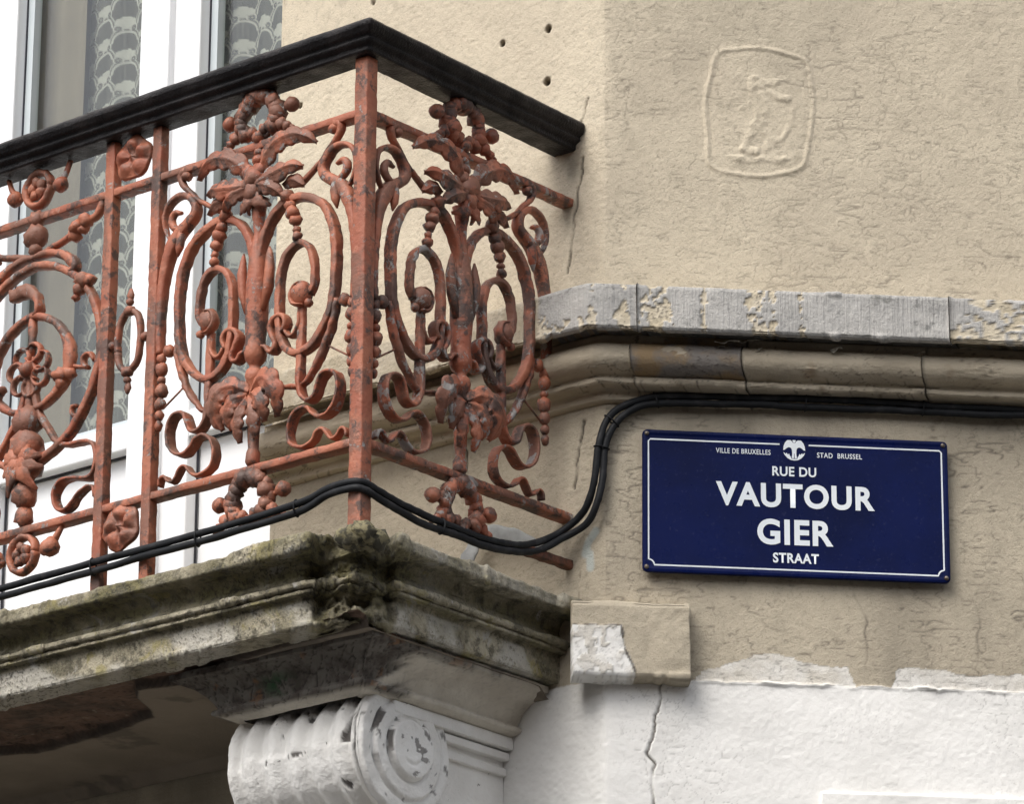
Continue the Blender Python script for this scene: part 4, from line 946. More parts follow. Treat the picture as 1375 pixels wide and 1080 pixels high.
# handrail
HP, HN = profile([(-0.020, 5.051), (0.030, 5.051), (0.034, 5.054), (0.034, 5.062), (0.040, 5.066), (0.046, 5.070), (0.044, 5.076), (0.053, 5.081), (0.060, 5.090), (0.060, 5.098), (0.053, 5.106), (0.030, 5.110), (-0.02, 5.110), (-0.034, 5.104), (-0.034, 5.076), (-0.020, 5.066), (-0.020, 5.051)], 0.008)
CR = O + d1 * 0.109 + n1 * 0.60
def PR(l, off, z, s=0.004): return CR + np.multiply.outer(off, n1 - d1) + np.multiply.outer(softp(l, s), d1) - np.multiply.outer(softp(-l, s), n1) + np.multiply.outer(z, Zv)
ll = np.concatenate([np.arange(-0.652, 1.05, 0.006), np.linspace(1.06, 1.45, 20)])
L, I = np.meshgrid(ll, np.arange(len(HP))); so = HP[I]
hh = 0.0012 * fbm(L * 14, so[..., 1] * 60 + so[..., 0] * 60, 4, 701) + 0.0006 * fbm(L * 60, so[..., 1] * 90 + so[..., 0] * 90, 2, 702)
grid_obj('handrail', PR(L, so[..., 0] + HN[I][..., 0] * hh, so[..., 1] + HN[I][..., 1] * hh), RAILM, rail)['label'] = 'black moulded wooden handrail'
def ibox(name, M, lo, hi, mat, bev=0.0025, parent=rail, jit=0.0008):
    mb = MB(); x0, y0, z0 = lo; x1, y1, z1 = hi
    ax = int(np.argmax(np.abs(np.array(hi) - np.array(lo))))
    a = np.array([(x0 + x1) / 2, (y0 + y1) / 2, (z0 + z1) / 2]); b = a.copy(); a[ax] = lo[ax]; b[ax] = hi[ax]
    n = max(6, int(abs(b[ax] - a[ax]) / 0.012)); path = a + (b - a) * np.linspace(0, 1, n)[:, None]
    others = [i for i in range(3) if i != ax]
    nvec = np.zeros(3); nvec[others[1]] = 1.0
    # width lies along cross(nvec, T)
    Tn = np.zeros(3); Tn[ax] = 1; wax = int(np.argmax(np.abs(np.cross(nvec, Tn))))
    mb.tube(path, abs(hi[wax] - lo[wax]), abs(hi[others[1]] - lo[others[1]]), nvec=nvec, sec=16, sq=9.0, jit=jit, seed=len(bpy.data.objects))
    return mb.build(name, mat, parent, M)
ibox('corner_post', MF(0), (-0.016, -0.016, 4.095), (0.016, 0.016, 5.05), IRON)
for s in (0.533, 0.660, 1.076, 1.203):
    ibox('post', MF(s), (-0.012, -0.012, 4.10), (0.012, 0.012, 5.05), IRON)
ibox('upper_bar', MF(0), (-1.40, -0.010, ZU0), (-0.014, 0.020, ZU1), IRON); ibox('lower_bar', MF(0), (-1.40, -0.010, ZL0), (-0.014, 0.020, ZL1), IRON)
ibox('upper_bar', MS(0), (0.014, -0.010, ZU0), (0.612, 0.020, ZU1), IRON2); ibox('lower_bar', MS(0), (0.014, -0.010, ZL0), (0.612, 0.020, ZL1), IRON2)
ibox('anchor_bar', MS(0), (0.44, -0.010, 4.180), (0.612, 0.010, 4.197), RUST, jit=0.002)
mb = MB()
for k in range(9):
    a = k * 2.4; mb.ball((0.026 * math.cos(a) * (k % 3) / 2, 0.026 * math.sin(a) * (k % 3) / 2 + 0.002, 4.093 + 0.004 * (k % 2)), (0.024 + 0.004 * (k % 4), 0.024 + 0.003 * (k % 3), 0.016 + 0.003 * (k % 3)), 12, 8, 0.30, k)
mb.build('mortar_footing', MOSSY, rail, MF(0.0))

# -------- the large scroll panel, traced half and mirrored (q from the axis, z up)
TEND = [(-0.192, 4.9389), (-0.2044, 4.9355), (-0.2058, 4.9228), (-0.1935, 4.9044), (-0.1779, 4.8907), (-0.1622, 4.873), (-0.1398, 4.8576), (-0.1175, 4.8434), (-0.1037, 4.8356)]
SSCR = [(-0.2480, 4.5727), (-0.2500, 4.6096), (-0.2500, 4.6629), (-0.2470, 4.70), (-0.2410, 4.7377), (-0.2297, 4.7757), (-0.2103, 4.8073), (-0.1848, 4.8260), (-0.1670, 4.840), (-0.1644, 4.8584), (-0.1775, 4.8791), (-0.2000, 4.8909),
        (-0.2258, 4.8859), (-0.2430, 4.8681), (-0.2470, 4.8432), (-0.2390, 4.817), (-0.2240, 4.7960)]
BIG = [(0.0, 4.655), (-0.0065, 4.712), (-0.0147, 4.7439), (-0.0318, 4.7758), (-0.0549, 4.7990), (-0.0812, 4.8096), (-0.1109, 4.8085), (-0.1425, 4.7970), (-0.1669, 4.7790), (-0.1840, 4.7515), (-0.1958, 4.7198), (-0.2005, 4.6810),
       (-0.2005, 4.6397), (-0.1965, 4.5861), (-0.1857, 4.5519), (-0.1683, 4.5246), (-0.1487, 4.5044), (-0.1268, 4.4940), (-0.1027, 4.4940), (-0.0818, 4.5071), (-0.0690, 4.5277), (-0.0625, 4.5557), (-0.0600, 4.5881), (-0.0600, 4.6439),
       (-0.0644, 4.6733), (-0.0773, 4.6996), (-0.1048, 4.7149), (-0.1271, 4.7070), (-0.1400, 4.6870), (-0.1460, 4.6620), (-0.1475, 4.640), (-0.146, 4.622), (-0.136, 4.606)]
CURL = [(-0.0720, 4.5420), (-0.0800, 4.5600), (-0.0720, 4.5760), (-0.0530, 4.5760), (-0.0410, 4.5600), (-0.0470, 4.5400), (-0.0560, 4.5240), (-0.0510, 4.5110), (-0.0390, 4.5110), (-0.0320, 4.5220), (-0.022, 4.5240)]
CURL2 = [(-0.1140, 4.5712), (-0.1128, 4.5499), (-0.1015, 4.5326), (-0.0881, 4.5317), (-0.0790, 4.5440)]
VBAR = [(-0.1160, 4.585), (-0.1160, 4.5254), (-0.1163, 4.4727), (-0.1170, 4.43), (-0.1248, 4.4024), (-0.1418, 4.3905), (-0.1580, 4.3971), (-0.1655, 4.4154), (-0.1740, 4.4326), (-0.1893, 4.4384), (-0.2079, 4.4309), (-0.2163, 4.4055), (-0.2110, 4.3751),
        (-0.1940, 4.3558), (-0.1716, 4.3516), (-0.1540, 4.3618), (-0.1412, 4.3758), (-0.1226, 4.379), (-0.1035, 4.3666), (-0.0940, 4.3396), (-0.0990, 4.3157), (-0.1165, 4.3038), (-0.1384, 4.3017), (-0.1548, 4.3113), (-0.1661, 4.3251), (-0.1795, 4.3269),
        (-0.1897, 4.3144), (-0.2000, 4.3021), (-0.2123, 4.3058), (-0.2222, 4.3172), (-0.2334, 4.3146), (-0.2378, 4.300)]
BRAN = [(-0.2050, 4.5807), (-0.1980, 4.5446), (-0.1840, 4.5093), (-0.1680, 4.4760), (-0.1500, 4.4508), (-0.1325, 4.4322), (-0.1110, 4.4254), (-0.0872, 4.4305), (-0.0740, 4.4340)]

def mir(pts, s): return [(s * -p[0], *p[1:]) if s > 0 else tuple(p) for p in pts]     # s=-1 keeps the traced left half
def xz(pts, y=0.0): return np.array([(p[0], p[2] if len(p) > 2 else y, p[1]) for p in pts])
def strap(name, pts, w, d, s, panel, mat, M, sq=3.2, sec=12, step=0.006, jit=0.0009, seed=0, y=0.0, extra=None):
    P = cr(xz(mir(pts, s), y), step); n = len(P); mb = MB()
    w = np.interp(np.linspace(0, 1, n), np.linspace(0, 1, len(w)), w) if hasattr(w, '__len__') else w
    d = np.interp(np.linspace(0, 1, n), np.linspace(0, 1, len(d)), d) if hasattr(d, '__len__') else d
    kw = 1.15 if name == 'ribbon' else 1.2
    mb.tube(P, np.asarray(w) * kw, np.asarray(d) * (1.1 if name == 'ribbon' else 1.30), sec=sec, sq=sq, jit=jit, seed=seed)
    if extra: extra(mb, s)
    return mb.build(name, mat, panel, M)
def fingers(mb, root, tips, w0, bow, s, seed=0, flat=0.55):
    """leaf lobes: tapered curling fingers from root to tips, in (q,z), bowing towards the street"""
    for k, tip in enumerate(tips):
        (q0, z0), (q1, z1) = root, tip[:2]
        curl = tip[2] if len(tip) > 2 else 0.0
        n = 9; t = np.linspace(0, 1, n)
        q = q0 + (q1 - q0) * t; z = z0 + (z1 - z0) * t
        nx, nz = -(z1 - z0), (q1 - q0)
        q = q + nx * curl * np.sin(np.pi * t) ; z = z + nz * curl * np.sin(np.pi * t)
        y = -bow * np.sin(np.pi * np.clip(t * 0.9, 0, 1)) - 0.004
        wd = 1.22 * w0 * (0.55 + 0.65 * np.sin(np.pi * np.clip(t * 0.85 + 0.1, 0, 1))) * (1 - 0.55 * t ** 4) * (1 + 0.20 * np.sin(t * 19 + k))
        P = np.stack([q * (1 if s < 0 else -1), y, z], 1)
        mb.tube(P, wd, wd * flat, sec=14, jit=0.0009, seed=seed + k, vein=0.5)
def leaf_sheet(mb, s, spine, width, lobes=4, vein=0.0022, cup=0.006, seed=0):
    """broad cast leaf: spine of (q, z, y), lobed outline, raised midrib, closed at the back"""
    P = cr([((q if s < 0 else -q), y, z) for q, z, y in spine], 0.0035); N = len(P); t = np.linspace(0, 1, N)
    Tn = np.gradient(P, axis=0); Tn /= np.linalg.norm(Tn, axis=1)[:, None]
    S = np.cross(Tn, np.array([0.0, -1.0, 0.0])); S /= np.linalg.norm(S, axis=1)[:, None] + 1e-9
    Nn = np.cross(S, Tn); Nn *= np.sign(-Nn[:, 1:2] + 1e-9)
    env = 1.28 * np.interp(t, np.linspace(0, 1, len(width)), width)
    lob = 0.62 + 0.38 * np.abs(np.sin(np.pi * (lobes * t + 0.12))) ** 0.7
    vs = np.linspace(-1, 1, 13); rows = []
    for back in (0, 1):
        for v in vs:
            hw = env * lob / 2; lag = 0.35 * abs(v) ** 1.5
            idx = np.clip((t - lag * 0.16) * (N - 1), 0, N - 1).astype(int)
            ht = cup * (1 - v * v) + 0.0028 * math.exp(-(v / 0.16) ** 2) - vein * abs(math.sin(2.5 * math.pi * v)) * (np.sin(np.pi * np.clip(t, 0.02, 0.98)))
            ht = ht if not back else ht - 0.0055 * (1 - 0.75 * v * v) - 0.0012
            rows.append(P + S * (v * hw)[:, None] + Nn * np.reshape(np.broadcast_to(ht, (N,)), (N, 1)))
    V = np.array(rows); V = V + 0.0006 * np.stack([vnoise(V[..., 0] * 120, V[..., 2] * 120 + V[..., 1] * 60, seed + k) for k in range(3)], -1)
    Fc = []; id_ = lambda a, b: a * N + b
    for base in (0, 13):
        for a in range(12):
            for b in range(N - 1): Fc.append((id_(base + a, b), id_(base + a + 1, b), id_(base + a + 1, b + 1), id_(base + a, b + 1)))
    for a in (0, 12):
        for b in range(N - 1): Fc.append((id_(a, b), id_(a, b + 1), id_(13 + a, b + 1), id_(13 + a, b)))
    for b in (0, N - 1):
        for a in range(12): Fc.append((id_(a, b), id_(13 + a, b), id_(14 + a, b), id_(a + 1, b)))
    mb.add(V.reshape(-1, 3), Fc)
def scroll_panel(M, mat, leaf_mat, name='scroll_panel', label=None, seed=0):
    mb = MB()
    prof = [(0.011, 4.292), (0.014, 4.300), (0.013, 4.318), (0.009, 4.326), (0.012, 4.350), (0.014, 4.400), (0.013, 4.440), (0.011, 4.452), (0.017, 4.461), (0.0195, 4.471), (0.017, 4.482), (0.010, 4.489), (0.012, 4.494), (0.020, 4.503), (0.0225, 4.516),
            (0.021, 4.530), (0.019, 4.545), (0.022, 4.580), (0.023, 4.62), (0.022, 4.655), (0.019, 4.69), (0.0155, 4.725), (0.011, 4.745), (0.0092, 4.762), (0.011, 4.79), (0.016, 4.822), (0.02, 4.832), (0.008, 4.836)]
    mb.lathe(prof, c=(0, 0, 0), seg=14, jit=0.0014, seed=seed)
    pan = mb.build(name, mat, rail, M)
    pan['label'] = label
    K = dict(panel=pan, mat=mat, M=M)
    B = lambda nm, mb_: mb_.build(nm, mat, pan, M)
    for s in (-1, 1):
        sd_ = seed + (3 if s > 0 else 0)
        sg = lambda q: q if s < 0 else -q
        strap('tendril', TEND, [0.016, 0.011, 0.0085, 0.0085, 0.009, 0.011], [0.018, 0.013, 0.011, 0.011, 0.012], s, seed=sd_, sq=2.2, extra=lambda mb_, s_: mb_.ball((sg(-0.1895), -0.002, 4.928), (0.0115, 0.012, 0.010), 10, 7, 0.15, sd_), **K)
        def leafy(mb_, s_):
            mb_.tube(cr(xz(mir([(-0.200, 4.816), (-0.220, 4.828), (-0.226, 4.845), (-0.216, 4.857), (-0.200, 4.853)], s), -0.003), 0.004), [0.010, 0.015, 0.017, 0.014, 0.007], [0.014, 0.018, 0.018, 0.016, 0.010], sec=10, jit=0.001)
        strap('scroll', SSCR, [0.012, 0.014, 0.015, 0.017, 0.024, 0.018, 0.013, 0.0095, 0.007, 0.004], [0.016, 0.017, 0.018, 0.02, 0.022, 0.020, 0.018, 0.016, 0.013, 0.008], s, seed=sd_ + 1, extra=leafy, **K)
        mb = MB(); mb.tube(xz(mir([(-0.199, 4.820), (-0.1985, 4.800), (-0.2005, 4.780), (-0.2045, 4.762)], s), -0.006), [0.012, 0.020, 0.019, 0.004], [0.014, 0.018, 0.016, 0.004], sec=10, jit=0.001); B('bud', mb)
        strap('volute_band', BIG, [0.018, 0.0125, 0.0135, 0.0135, 0.0125, 0.0125, 0.0115, 0.011, 0.010, 0.009], [0.018, 0.018, 0.0185, 0.0185, 0.018, 0.017, 0.017, 0.016, 0.016, 0.014], s, seed=sd_ + 2, sq=5.0, sec=16, jit=0.0012, **K)
        mb = MB(); mb.ball((sg(-0.119), -0.004, 4.609), (0.0215, 0.020, 0.0245), 12, 9, 0.14, sd_ + 7); mb.ball((sg(-0.138), -0.006, 4.586), (0.009, 0.009, 0.009), 9, 6, 0.15, sd_)
        mb.tube(cr(xz(mir([(-0.122, 4.630), (-0.105, 4.624), (-0.098, 4.606), (-0.108, 4.588), (-0.126, 4.584)], s), -0.010), 0.005), [0.004, 0.009, 0.010, 0.009, 0.005], 0.020, sec=9, jit=0.001); B('rosette', mb)
        strap('curl', CURL, [0.007, 0.0085, 0.009, 0.0085, 0.008, 0.007], 0.020, s, seed=sd_ + 3, **K)
        strap('curl', CURL2, [0.006, 0.007, 0.007, 0.005], 0.016, s, seed=sd_ + 4, **K)
        strap('ribbon', VBAR, [0.014, 0.015, 0.012, 0.007, 0.0062, 0.0058, 0.0058, 0.006, 0.006, 0.0058, 0.0055, 0.005, 0.005], [0.012, 0.014, 0.020, 0.024, 0.025, 0.025, 0.025, 0.024, 0.022, 0.02, 0.018, 0.016], s, seed=sd_ + 5, sq=5.0, sec=14, step=0.005, **K)
        strap('branch', BRAN, [0.010, 0.012, 0.0125, 0.011, 0.009, 0.0085, 0.008], [0.014, 0.016, 0.016, 0.014, 0.012], s, seed=sd_ + 6, sq=2.5, jit=0.0018, **K)
        for q, z, r, el in ((-0.2425, 4.5395, 0.0125, 1.25), (-0.2415, 4.5165, 0.009, 0.9), (-0.2415, 4.4955, 0.0135, 1.15), (-0.2430, 4.4690, 0.0115, 1.2), (-0.2445, 4.4455, 0.0095, 1.15), (-0.2450, 4.4250, 0.0085, 1.3)):
            mb = MB(); mb.ball((sg(q), -0.002, z), (r, r, r * el), 10, 7, 0.16, int(z * 1000) + sd_); B('bead', mb)
        mb = MB(); mb.ball((sg(-0.2235), -0.001, 4.5735), (0.0125, 0.012, 0.0135), 10, 7, 0.12, sd_); mb.ball((sg(-0.243), -0.001, 4.562), (0.010, 0.010, 0.012), 9, 6, 0.2, sd_); B('joint_bud', mb)
        mb = MB(); mb.tube(xz(mir([(-0.236, 4.459), (-0.186, 4.4897)], s)), 0.0042, sec=7); B('tie_rod', mb)
        mb = MB()
        for q, z, r in ((-0.078, 4.8165, 0.0150), (-0.088, 4.794, 0.0125), (-0.0945, 4.778, 0.0145), (-0.1015, 4.7605, 0.0125), (-0.105, 4.742, 0.0085), (-0.107, 4.727, 0.0105)):
            mb.ball((sg(q), -0.008, z), (r, r, r * 0.95), 10, 7, 0.22, int(z * 777) + sd_)
        B('pendant', mb)
        mb = MB(); leaf_sheet(mb, s, [(-0.072, 4.842, -0.006), (-0.098, 4.843, -0.014), (-0.122, 4.828, -0.006)], [0.016, 0.028, 0.008], 2, seed=sd_); mb.build('cup_leaf', leaf_mat, pan, M, fixn=True)
        LB = lambda nm, mb_: mb_.build(nm, leaf_mat, pan, M, fixn=True)
        mb = MB(); leaf_sheet(mb, s, [(-0.010, 4.872, -0.008), (-0.034, 4.904, -0.020), (-0.066, 4.925, -0.026), (-0.104, 4.931, -0.024), (-0.132, 4.923, -0.016), (-0.151, 4.909, -0.006)], [0.018, 0.034, 0.038, 0.034, 0.026, 0.008], 5, seed=sd_ + 20); LB('leaf', mb)
        mb = MB(); leaf_sheet(mb, s, [(-0.006, 4.858, -0.012), (-0.042, 4.857, -0.026), (-0.080, 4.863, -0.028), (-0.104, 4.869, -0.020), (-0.121, 4.866, -0.010)], [0.020, 0.036, 0.037, 0.028, 0.010], 4, seed=sd_ + 30); LB('leaf', mb)
        mb = MB(); leaf_sheet(mb, s, [(-0.016, 4.852, -0.020), (-0.044, 4.840, -0.030), (-0.064, 4.828, -0.024), (-0.074, 4.816, -0.012)], [0.018, 0.030, 0.026, 0.008], 3, seed=sd_ + 33); LB('leaf', mb)
        mb = MB(); leaf_sheet(mb, s, [(-0.006, 4.438, -0.008), (-0.034, 4.452, -0.022), (-0.062, 4.443, -0.034), (-0.077, 4.418, -0.032), (-0.076, 4.394, -0.022), (-0.069, 4.374, -0.010)], [0.018, 0.034, 0.040, 0.040, 0.030, 0.010], 5, seed=sd_ + 40); LB('acanthus_leaf', mb)
        mb = MB(); leaf_sheet(mb, s, [(-0.006, 4.430, -0.012), (-0.030, 4.420, -0.028), (-0.043, 4.396, -0.030), (-0.041, 4.368, -0.014)], [0.016, 0.032, 0.034, 0.010], 4, seed=sd_ + 43); LB('acanthus_leaf', mb)
        mb = MB(); leaf_sheet(mb, s, [(-0.004, 4.424, -0.014), (-0.016, 4.395, -0.026), (-0.021, 4.365, -0.026), (-0.020, 4.338, -0.014)], [0.014, 0.026, 0.026, 0.008], 4, seed=sd_ + 45); LB('acanthus_leaf', mb)
        mb = MB(); mb.tube(xz(mir([(-0.020, 4.600), (-0.032, 4.645), (-0.036, 4.685), (-0.034, 4.712), (-0.033, 4.727)], s), -0.004), [0.010, 0.020, 0.021, 0.013, 0.004], [0.014, 0.022, 0.02, 0.012, 0.004], sec=10, jit=0.0012); B('side_bud', mb)
    mb = MB()
    for q, z, r in ((0, 4.870, 0.021), (-0.012, 4.858, 0.014), (0.012, 4.858, 0.014), (0, 4.843, 0.018), (-0.024, 4.846, 0.013), (0.024, 4.846, 0.013), (-0.012, 4.884, 0.012), (0.012, 4.884, 0.012)):
        mb.ball((q * 1.15, -0.016, z), (r * 1.18, r, r * 1.15), 10, 7, 0.25, int(q * 900 + z * 500) + seed)
    fingers(mb, (0, 4.850), [(-0.040, 4.808, 0.2), (-0.016, 4.800, 0.0), (0.016, 4.800, 0.0), (0.040, 4.808, -0.2)], 0.018, 0.018, -1, seed + 50)
    mb.build('flower', leaf_mat, pan, M)
    for z, r in ((4.897, 0.0125), (4.911, 0.0150), (4.928, 0.0115)):
        mb = MB(); mb.ball((0, -0.003, z), (r, r, r * 0.85), 12, 7, 0.1, seed + int(z * 99)); B('finial_bead', mb)
    for zb, up_ in ((4.950, 1), (4.276, -1)):                              # wreath over the top bar, wreath under the bottom bar
        mb = MB(); rnd = random.Random(seed + (1 if up_ > 0 else 2))
        cz = zb + up_ * 0.052
        for k in range(15):
            a = math.radians(-40 + 260 * k / 14); rq = 0.043 + 0.004 * rnd.random(); r = 0.0135 + 0.0065 * rnd.random()
            mb.ball((rq * math.cos(a), -0.004 + 0.008 * (rnd.random() - 0.5), cz + (1 if up_ > 0 else 1) * rq * 1.0 * math.sin(a) * (1.0)), (r, r, r), 9, 6, 0.25, k + seed)
        for q, dz, r in ((-0.018, -0.030, 0.012), (0.012, -0.028, 0.011), (0.0, -0.043, 0.013), (-0.060, -0.030, 0.012), (-0.072, -0.040, 0.0095), (0.058, -0.030, 0.0125), (0.072, -0.038, 0.010), (-0.084, -0.046, 0.007), (0.086, -0.044, 0.007)):
            mb.ball((q, -0.006, cz + dz), (r, r, r), 9, 6, 0.25, int(q * 1000) + 200)
        mb.tube(xz([(-0.034, cz - 0.018), (-0.02, cz - 0.04), (0.0, cz - 0.047), (0.02, cz - 0.04), (0.036, cz - 0.012)]), 0.010, 0.012, sec=8, jit=0.001)
        wr = mb.build('wreath', leaf_mat, pan, M)
        for q, dz in ((-0.079, 0.006), (0.081, 0.006)):
            mb = MB(); mb.ball((q, -0.003, cz + dz), (0.0155, 0.0155, 0.0155), 11, 8, 0.1, int(q * 100) + 9); mb.tube(xz([(q * 0.9, cz + dz), (q * 0.6, cz)]), 0.010, 0.012, sec=8); B('berry', mb)
    return pan
scroll_panel(MF(0.267), IRON, IRON3, label='front scrollwork panel beside the corner post', seed=11)
scroll_panel(MS(0.276), IRON2, IRON2, label='weathered side scrollwork panel running back to the wall', seed=77)

# -------- narrow strip between two posts: two rosettes and a link
def rosette(M, z, mat, seed, stalk):
    rs = np.array([0.0005, 0.008, 0.014, 0.020, 0.026, 0.032, 0.038, 0.043, 0.046, 0.046, 0.040, 0.0005]); ph = np.linspace(0, 2 * np.pi, 60, endpoint=False)
    Ph, R_ = np.meshgrid(ph, rs)
    pet = np.abs(np.sin(2.5 * (Ph + 0.3))) ** 0.7
    d = 0.006 + 0.016 * pet * np.exp(-((R_ - 0.026) / 0.013) ** 2) + 0.012 * np.exp(-(R_ / 0.006) ** 2) + 0.003 * fbm(R_ * 90 * np.cos(Ph), R_ * 90 * np.sin(Ph), 3, seed)
    d[-3] = 0.0; d[-2] = -0.006; d[-1] = -0.006
    rr = R_ * (1 + 0.06 * np.cos(5 * Ph + seed) + 0.03 * vnoise(Ph * 2, R_ * 0, seed))
    P = np.stack([rr * np.cos(Ph) * 1.02, -d, z + rr * np.sin(Ph) * 1.0], -1)
    V = np.array([M @ Vector(p) for p in P.reshape(-1, 3)]).reshape(P.shape)
    o = grid_obj('rosette', V, mat, rail, None, closed_u=True); return o
STR = MF(0.5965 + 0.004)
rosette(STR, 5.004, IRON, 5, -1); rosette(STR, 4.238, IRON, 9, 1)
mb = MB()
ring = cr(xz([(-0.029, 4.60), (-0.031, 4.630), (-0.022, 4.668), (0.0, 4.682), (0.022, 4.668), (0.031, 4.630), (0.029, 4.60), (0.022, 4.572), (0, 4.556), (-0.022, 4.572)]), 0.006, closed=True)
mb.tube(ring, 0.0125, 0.016, sec=10, sq=2.6, jit=0.0008)
lk = mb.build('link', IRON, rail, STR)
for sgn, zc0 in ((1, 4.682), (-1, 4.556)):
    mb = MB(); mb.ball((0, -0.002, zc0), (0.014, 0.012, 0.011), 10, 7, 0.15, 3); mb.ball((0, -0.002, zc0 + sgn * 0.018), (0.008, 0.008, 0.008), 9, 6, 0.1, 4)
    mb.tube(xz([(0, zc0 + sgn * 0.02), (0, zc0 + sgn * 0.034), (0, zc0 + sgn * 0.046)]), [0.010, 0.019, 0.006], [0.01, 0.012, 0.006], sec=9, jit=0.001)
    mb.build('bud', IRON, lk, STR)
for q in (-0.044, 0.044):
    mb = MB(); mb.ball((q, -0.001, 4.619), (0.012, 0.010, 0.010), 10, 7, 0.1, 3); mb.build('joint_bud', IRON, lk, STR)

# -------- the second bay: ring panel, traced on its right half (q from the axis)
def ring_panel(M, mat):
    mb = MB()
    for z, r in ((4.51, 0.034), (4.455, 0.038), (4.415, 0.036), (4.36, 0.030), (4.314, 0.022)):
        mb.ball((0, -0.003, z), (r * 0.95, r * 0.8, r), 12, 8, 0.22, int(z * 500))
    mb.tube(xz([(0, 4.292), (0, 4.40), (0, 4.50), (0, 4.56), (0, 4.60)]), [0.020, 0.026, 0.024, 0.018, 0.016], 0.020, sec=10, jit=0.001)
    pan = mb.build('ring_panel', mat, rail, M); pan['label'] = 'ring scrollwork panel at the left edge'
    B = lambda nm, mb_: mb_.build(nm, mat, pan, M)
    K = dict(panel=pan, mat=mat, M=M)
    X = 0.037
    mb = MB()
    for z, r in ((4.940, 0.020), (4.905, 0.028), (4.877, 0.016)): mb.ball((0, -0.003, z), (r * 0.95, r * 0.8, r), 12, 8, 0.22, int(z * 500))
    B('finial', mb)
    mb = MB(); mb.tube(xz([(0, 4.65), (0, 4.67), (0, 4.685), (0, 4.70), (0, 4.73)]), [0.012, 0.022, 0.016, 0.022, 0.016], 0.018, sec=10, jit=0.001); B('baluster', mb)
    def sh(p): return [(-(a - X), b) for a, b in p]          # traced on the right: flip into the left-half convention
    BIGR = sh([(X, 4.8400), (0.0881, 4.8290), (0.1352, 4.8050), (0.1677, 4.779), (0.1946, 4.7477), (0.2165, 4.7056), (0.2283, 4.6638), (0.2310, 4.6189), (0.2205, 4.567), (0.2028, 4.5281), (0.1794, 4.4926), (0.1528, 4.462), (0.1199, 4.4416), (0.084, 4.4257), (0.055, 4.415)])
    INN = sh([(X, 4.7322), (0.0647, 4.726), (0.1002, 4.7068), (0.1243, 4.6815), (0.1401, 4.6518), (0.1448, 4.6200), (0.138, 4.5834), (0.1138, 4.5586), (0.0836, 4.5394), (0.0525, 4.5333), (X, 4.533)])
    RIB = sh([(0.048, 4.60), (0.0503, 4.5728), (0.0644, 4.5264), (0.0922, 4.4859), (0.1195, 4.4521), (0.1541, 4.4382), (0.2047, 4.4338), (0.2270, 4.4176), (0.2320, 4.3853), (0.2249, 4.3642), (0.2058, 4.3577), (0.1633, 4.3667), (0.1354, 4.364), (0.1198, 4.3416), (0.1268, 4.3169), (0.1415, 4.3033), (0.1637, 4.3072), (0.1823, 4.3266), (0.2067, 4.3385), (0.2260, 4.3359), (0.232, 4.315)])
    TD = sh([(0.219, 4.9431), (0.217, 4.926), (0.2037, 4.9073), (0.1784, 4.9026), (0.1534, 4.889), (0.1197, 4.8774), (0.0828, 4.8689), (0.0371, 4.8583)])
    CS = sh([(0.0371, 4.8583), (0.0747, 4.8591), (0.1098, 4.8483), (0.1365, 4.8316), (0.1517, 4.8105), (0.1373, 4.8041)])
    ROD = sh([(X - 0.06, 4.79), (X - 0.02, 4.7917), (0.030, 4.786), (0.0482, 4.7691), (0.0552, 4.7454), (0.045, 4.735)])
    for s in (-1, 1):
        sg = lambda q: (q - X) if s > 0 else -(q - X)
        strap('ring_band', BIGR, [0.014, 0.0135, 0.013, 0.013, 0.014, 0.012], 0.018, s, seed=31, sq=3.6, **K)
        strap('ring_band', INN, [0.013, 0.013, 0.0145, 0.024, 0.018, 0.0115, 0.011], 0.018, s, seed=32, sq=3.0, **K)
        strap('ribbon', RIB, [0.012, 0.011, 0.010, 0.009, 0.0075, 0.0062, 0.006, 0.006, 0.006, 0.0055, 0.005], [0.014, 0.016, 0.018, 0.022, 0.024, 0.025, 0.024, 0.022, 0.02], s, seed=33, sq=4.5, **K)
        def ten(mb_, s_):
            for q, z, r in ((0.1784, 4.9026, 0.016), (0.157, 4.893, 0.018), (0.150, 4.876, 0.014), (0.172, 4.884, 0.012)): mb_.ball((sg(q), -0.006, z), (r, r, r * 0.9), 10, 7, 0.3, int(q * 999))
        strap('tendril', TD, [0.018, 0.014, 0.014, 0.013, 0.012, 0.011, 0.010], 0.014, s, seed=34, sq=2.2, extra=ten, **K)
        strap('scroll', CS, [0.010, 0.013, 0.013, 0.017, 0.02, 0.008], 0.018, s, seed=35, **K)
        if s > 0: strap('leaf_rod', ROD, [0.022, 0.026, 0.022, 0.016, 0.012, 0.008], 0.018, s, seed=36, jit=0.003, **K)
        mb = MB()
        for q, z, r in ((0.1791, 4.7755, 0.019), (0.197, 4.772, 0.013), (0.168, 4.758, 0.014), (0.160, 4.742, 0.010)): mb.ball((sg(q), -0.006, z), (r, r, r * 0.85), 10, 7, 0.28, int(q * 999))
        B('knot', mb)
        mb = MB()
        for q, z, r in ((0.1294, 4.5854, 0.020), (0.150, 4.586, 0.014), (0.113, 4.592, 0.012), (0.128, 4.570, 0.014)): mb.ball((sg(q), -0.006, z), (r, r, r * 0.85), 10, 7, 0.28, int(q * 999))
        B('knot', mb)
        mb = MB(); mb.tube(cr(xz([(sg(0.212), 4.60), (sg(0.20), 4.618), (sg(0.184), 4.615), (sg(0.183), 4.597), (sg(0.196), 4.590), (sg(0.160), 4.60)]), 0.005), 0.009, 0.018, sec=9, jit=0.001); B('curl', mb)
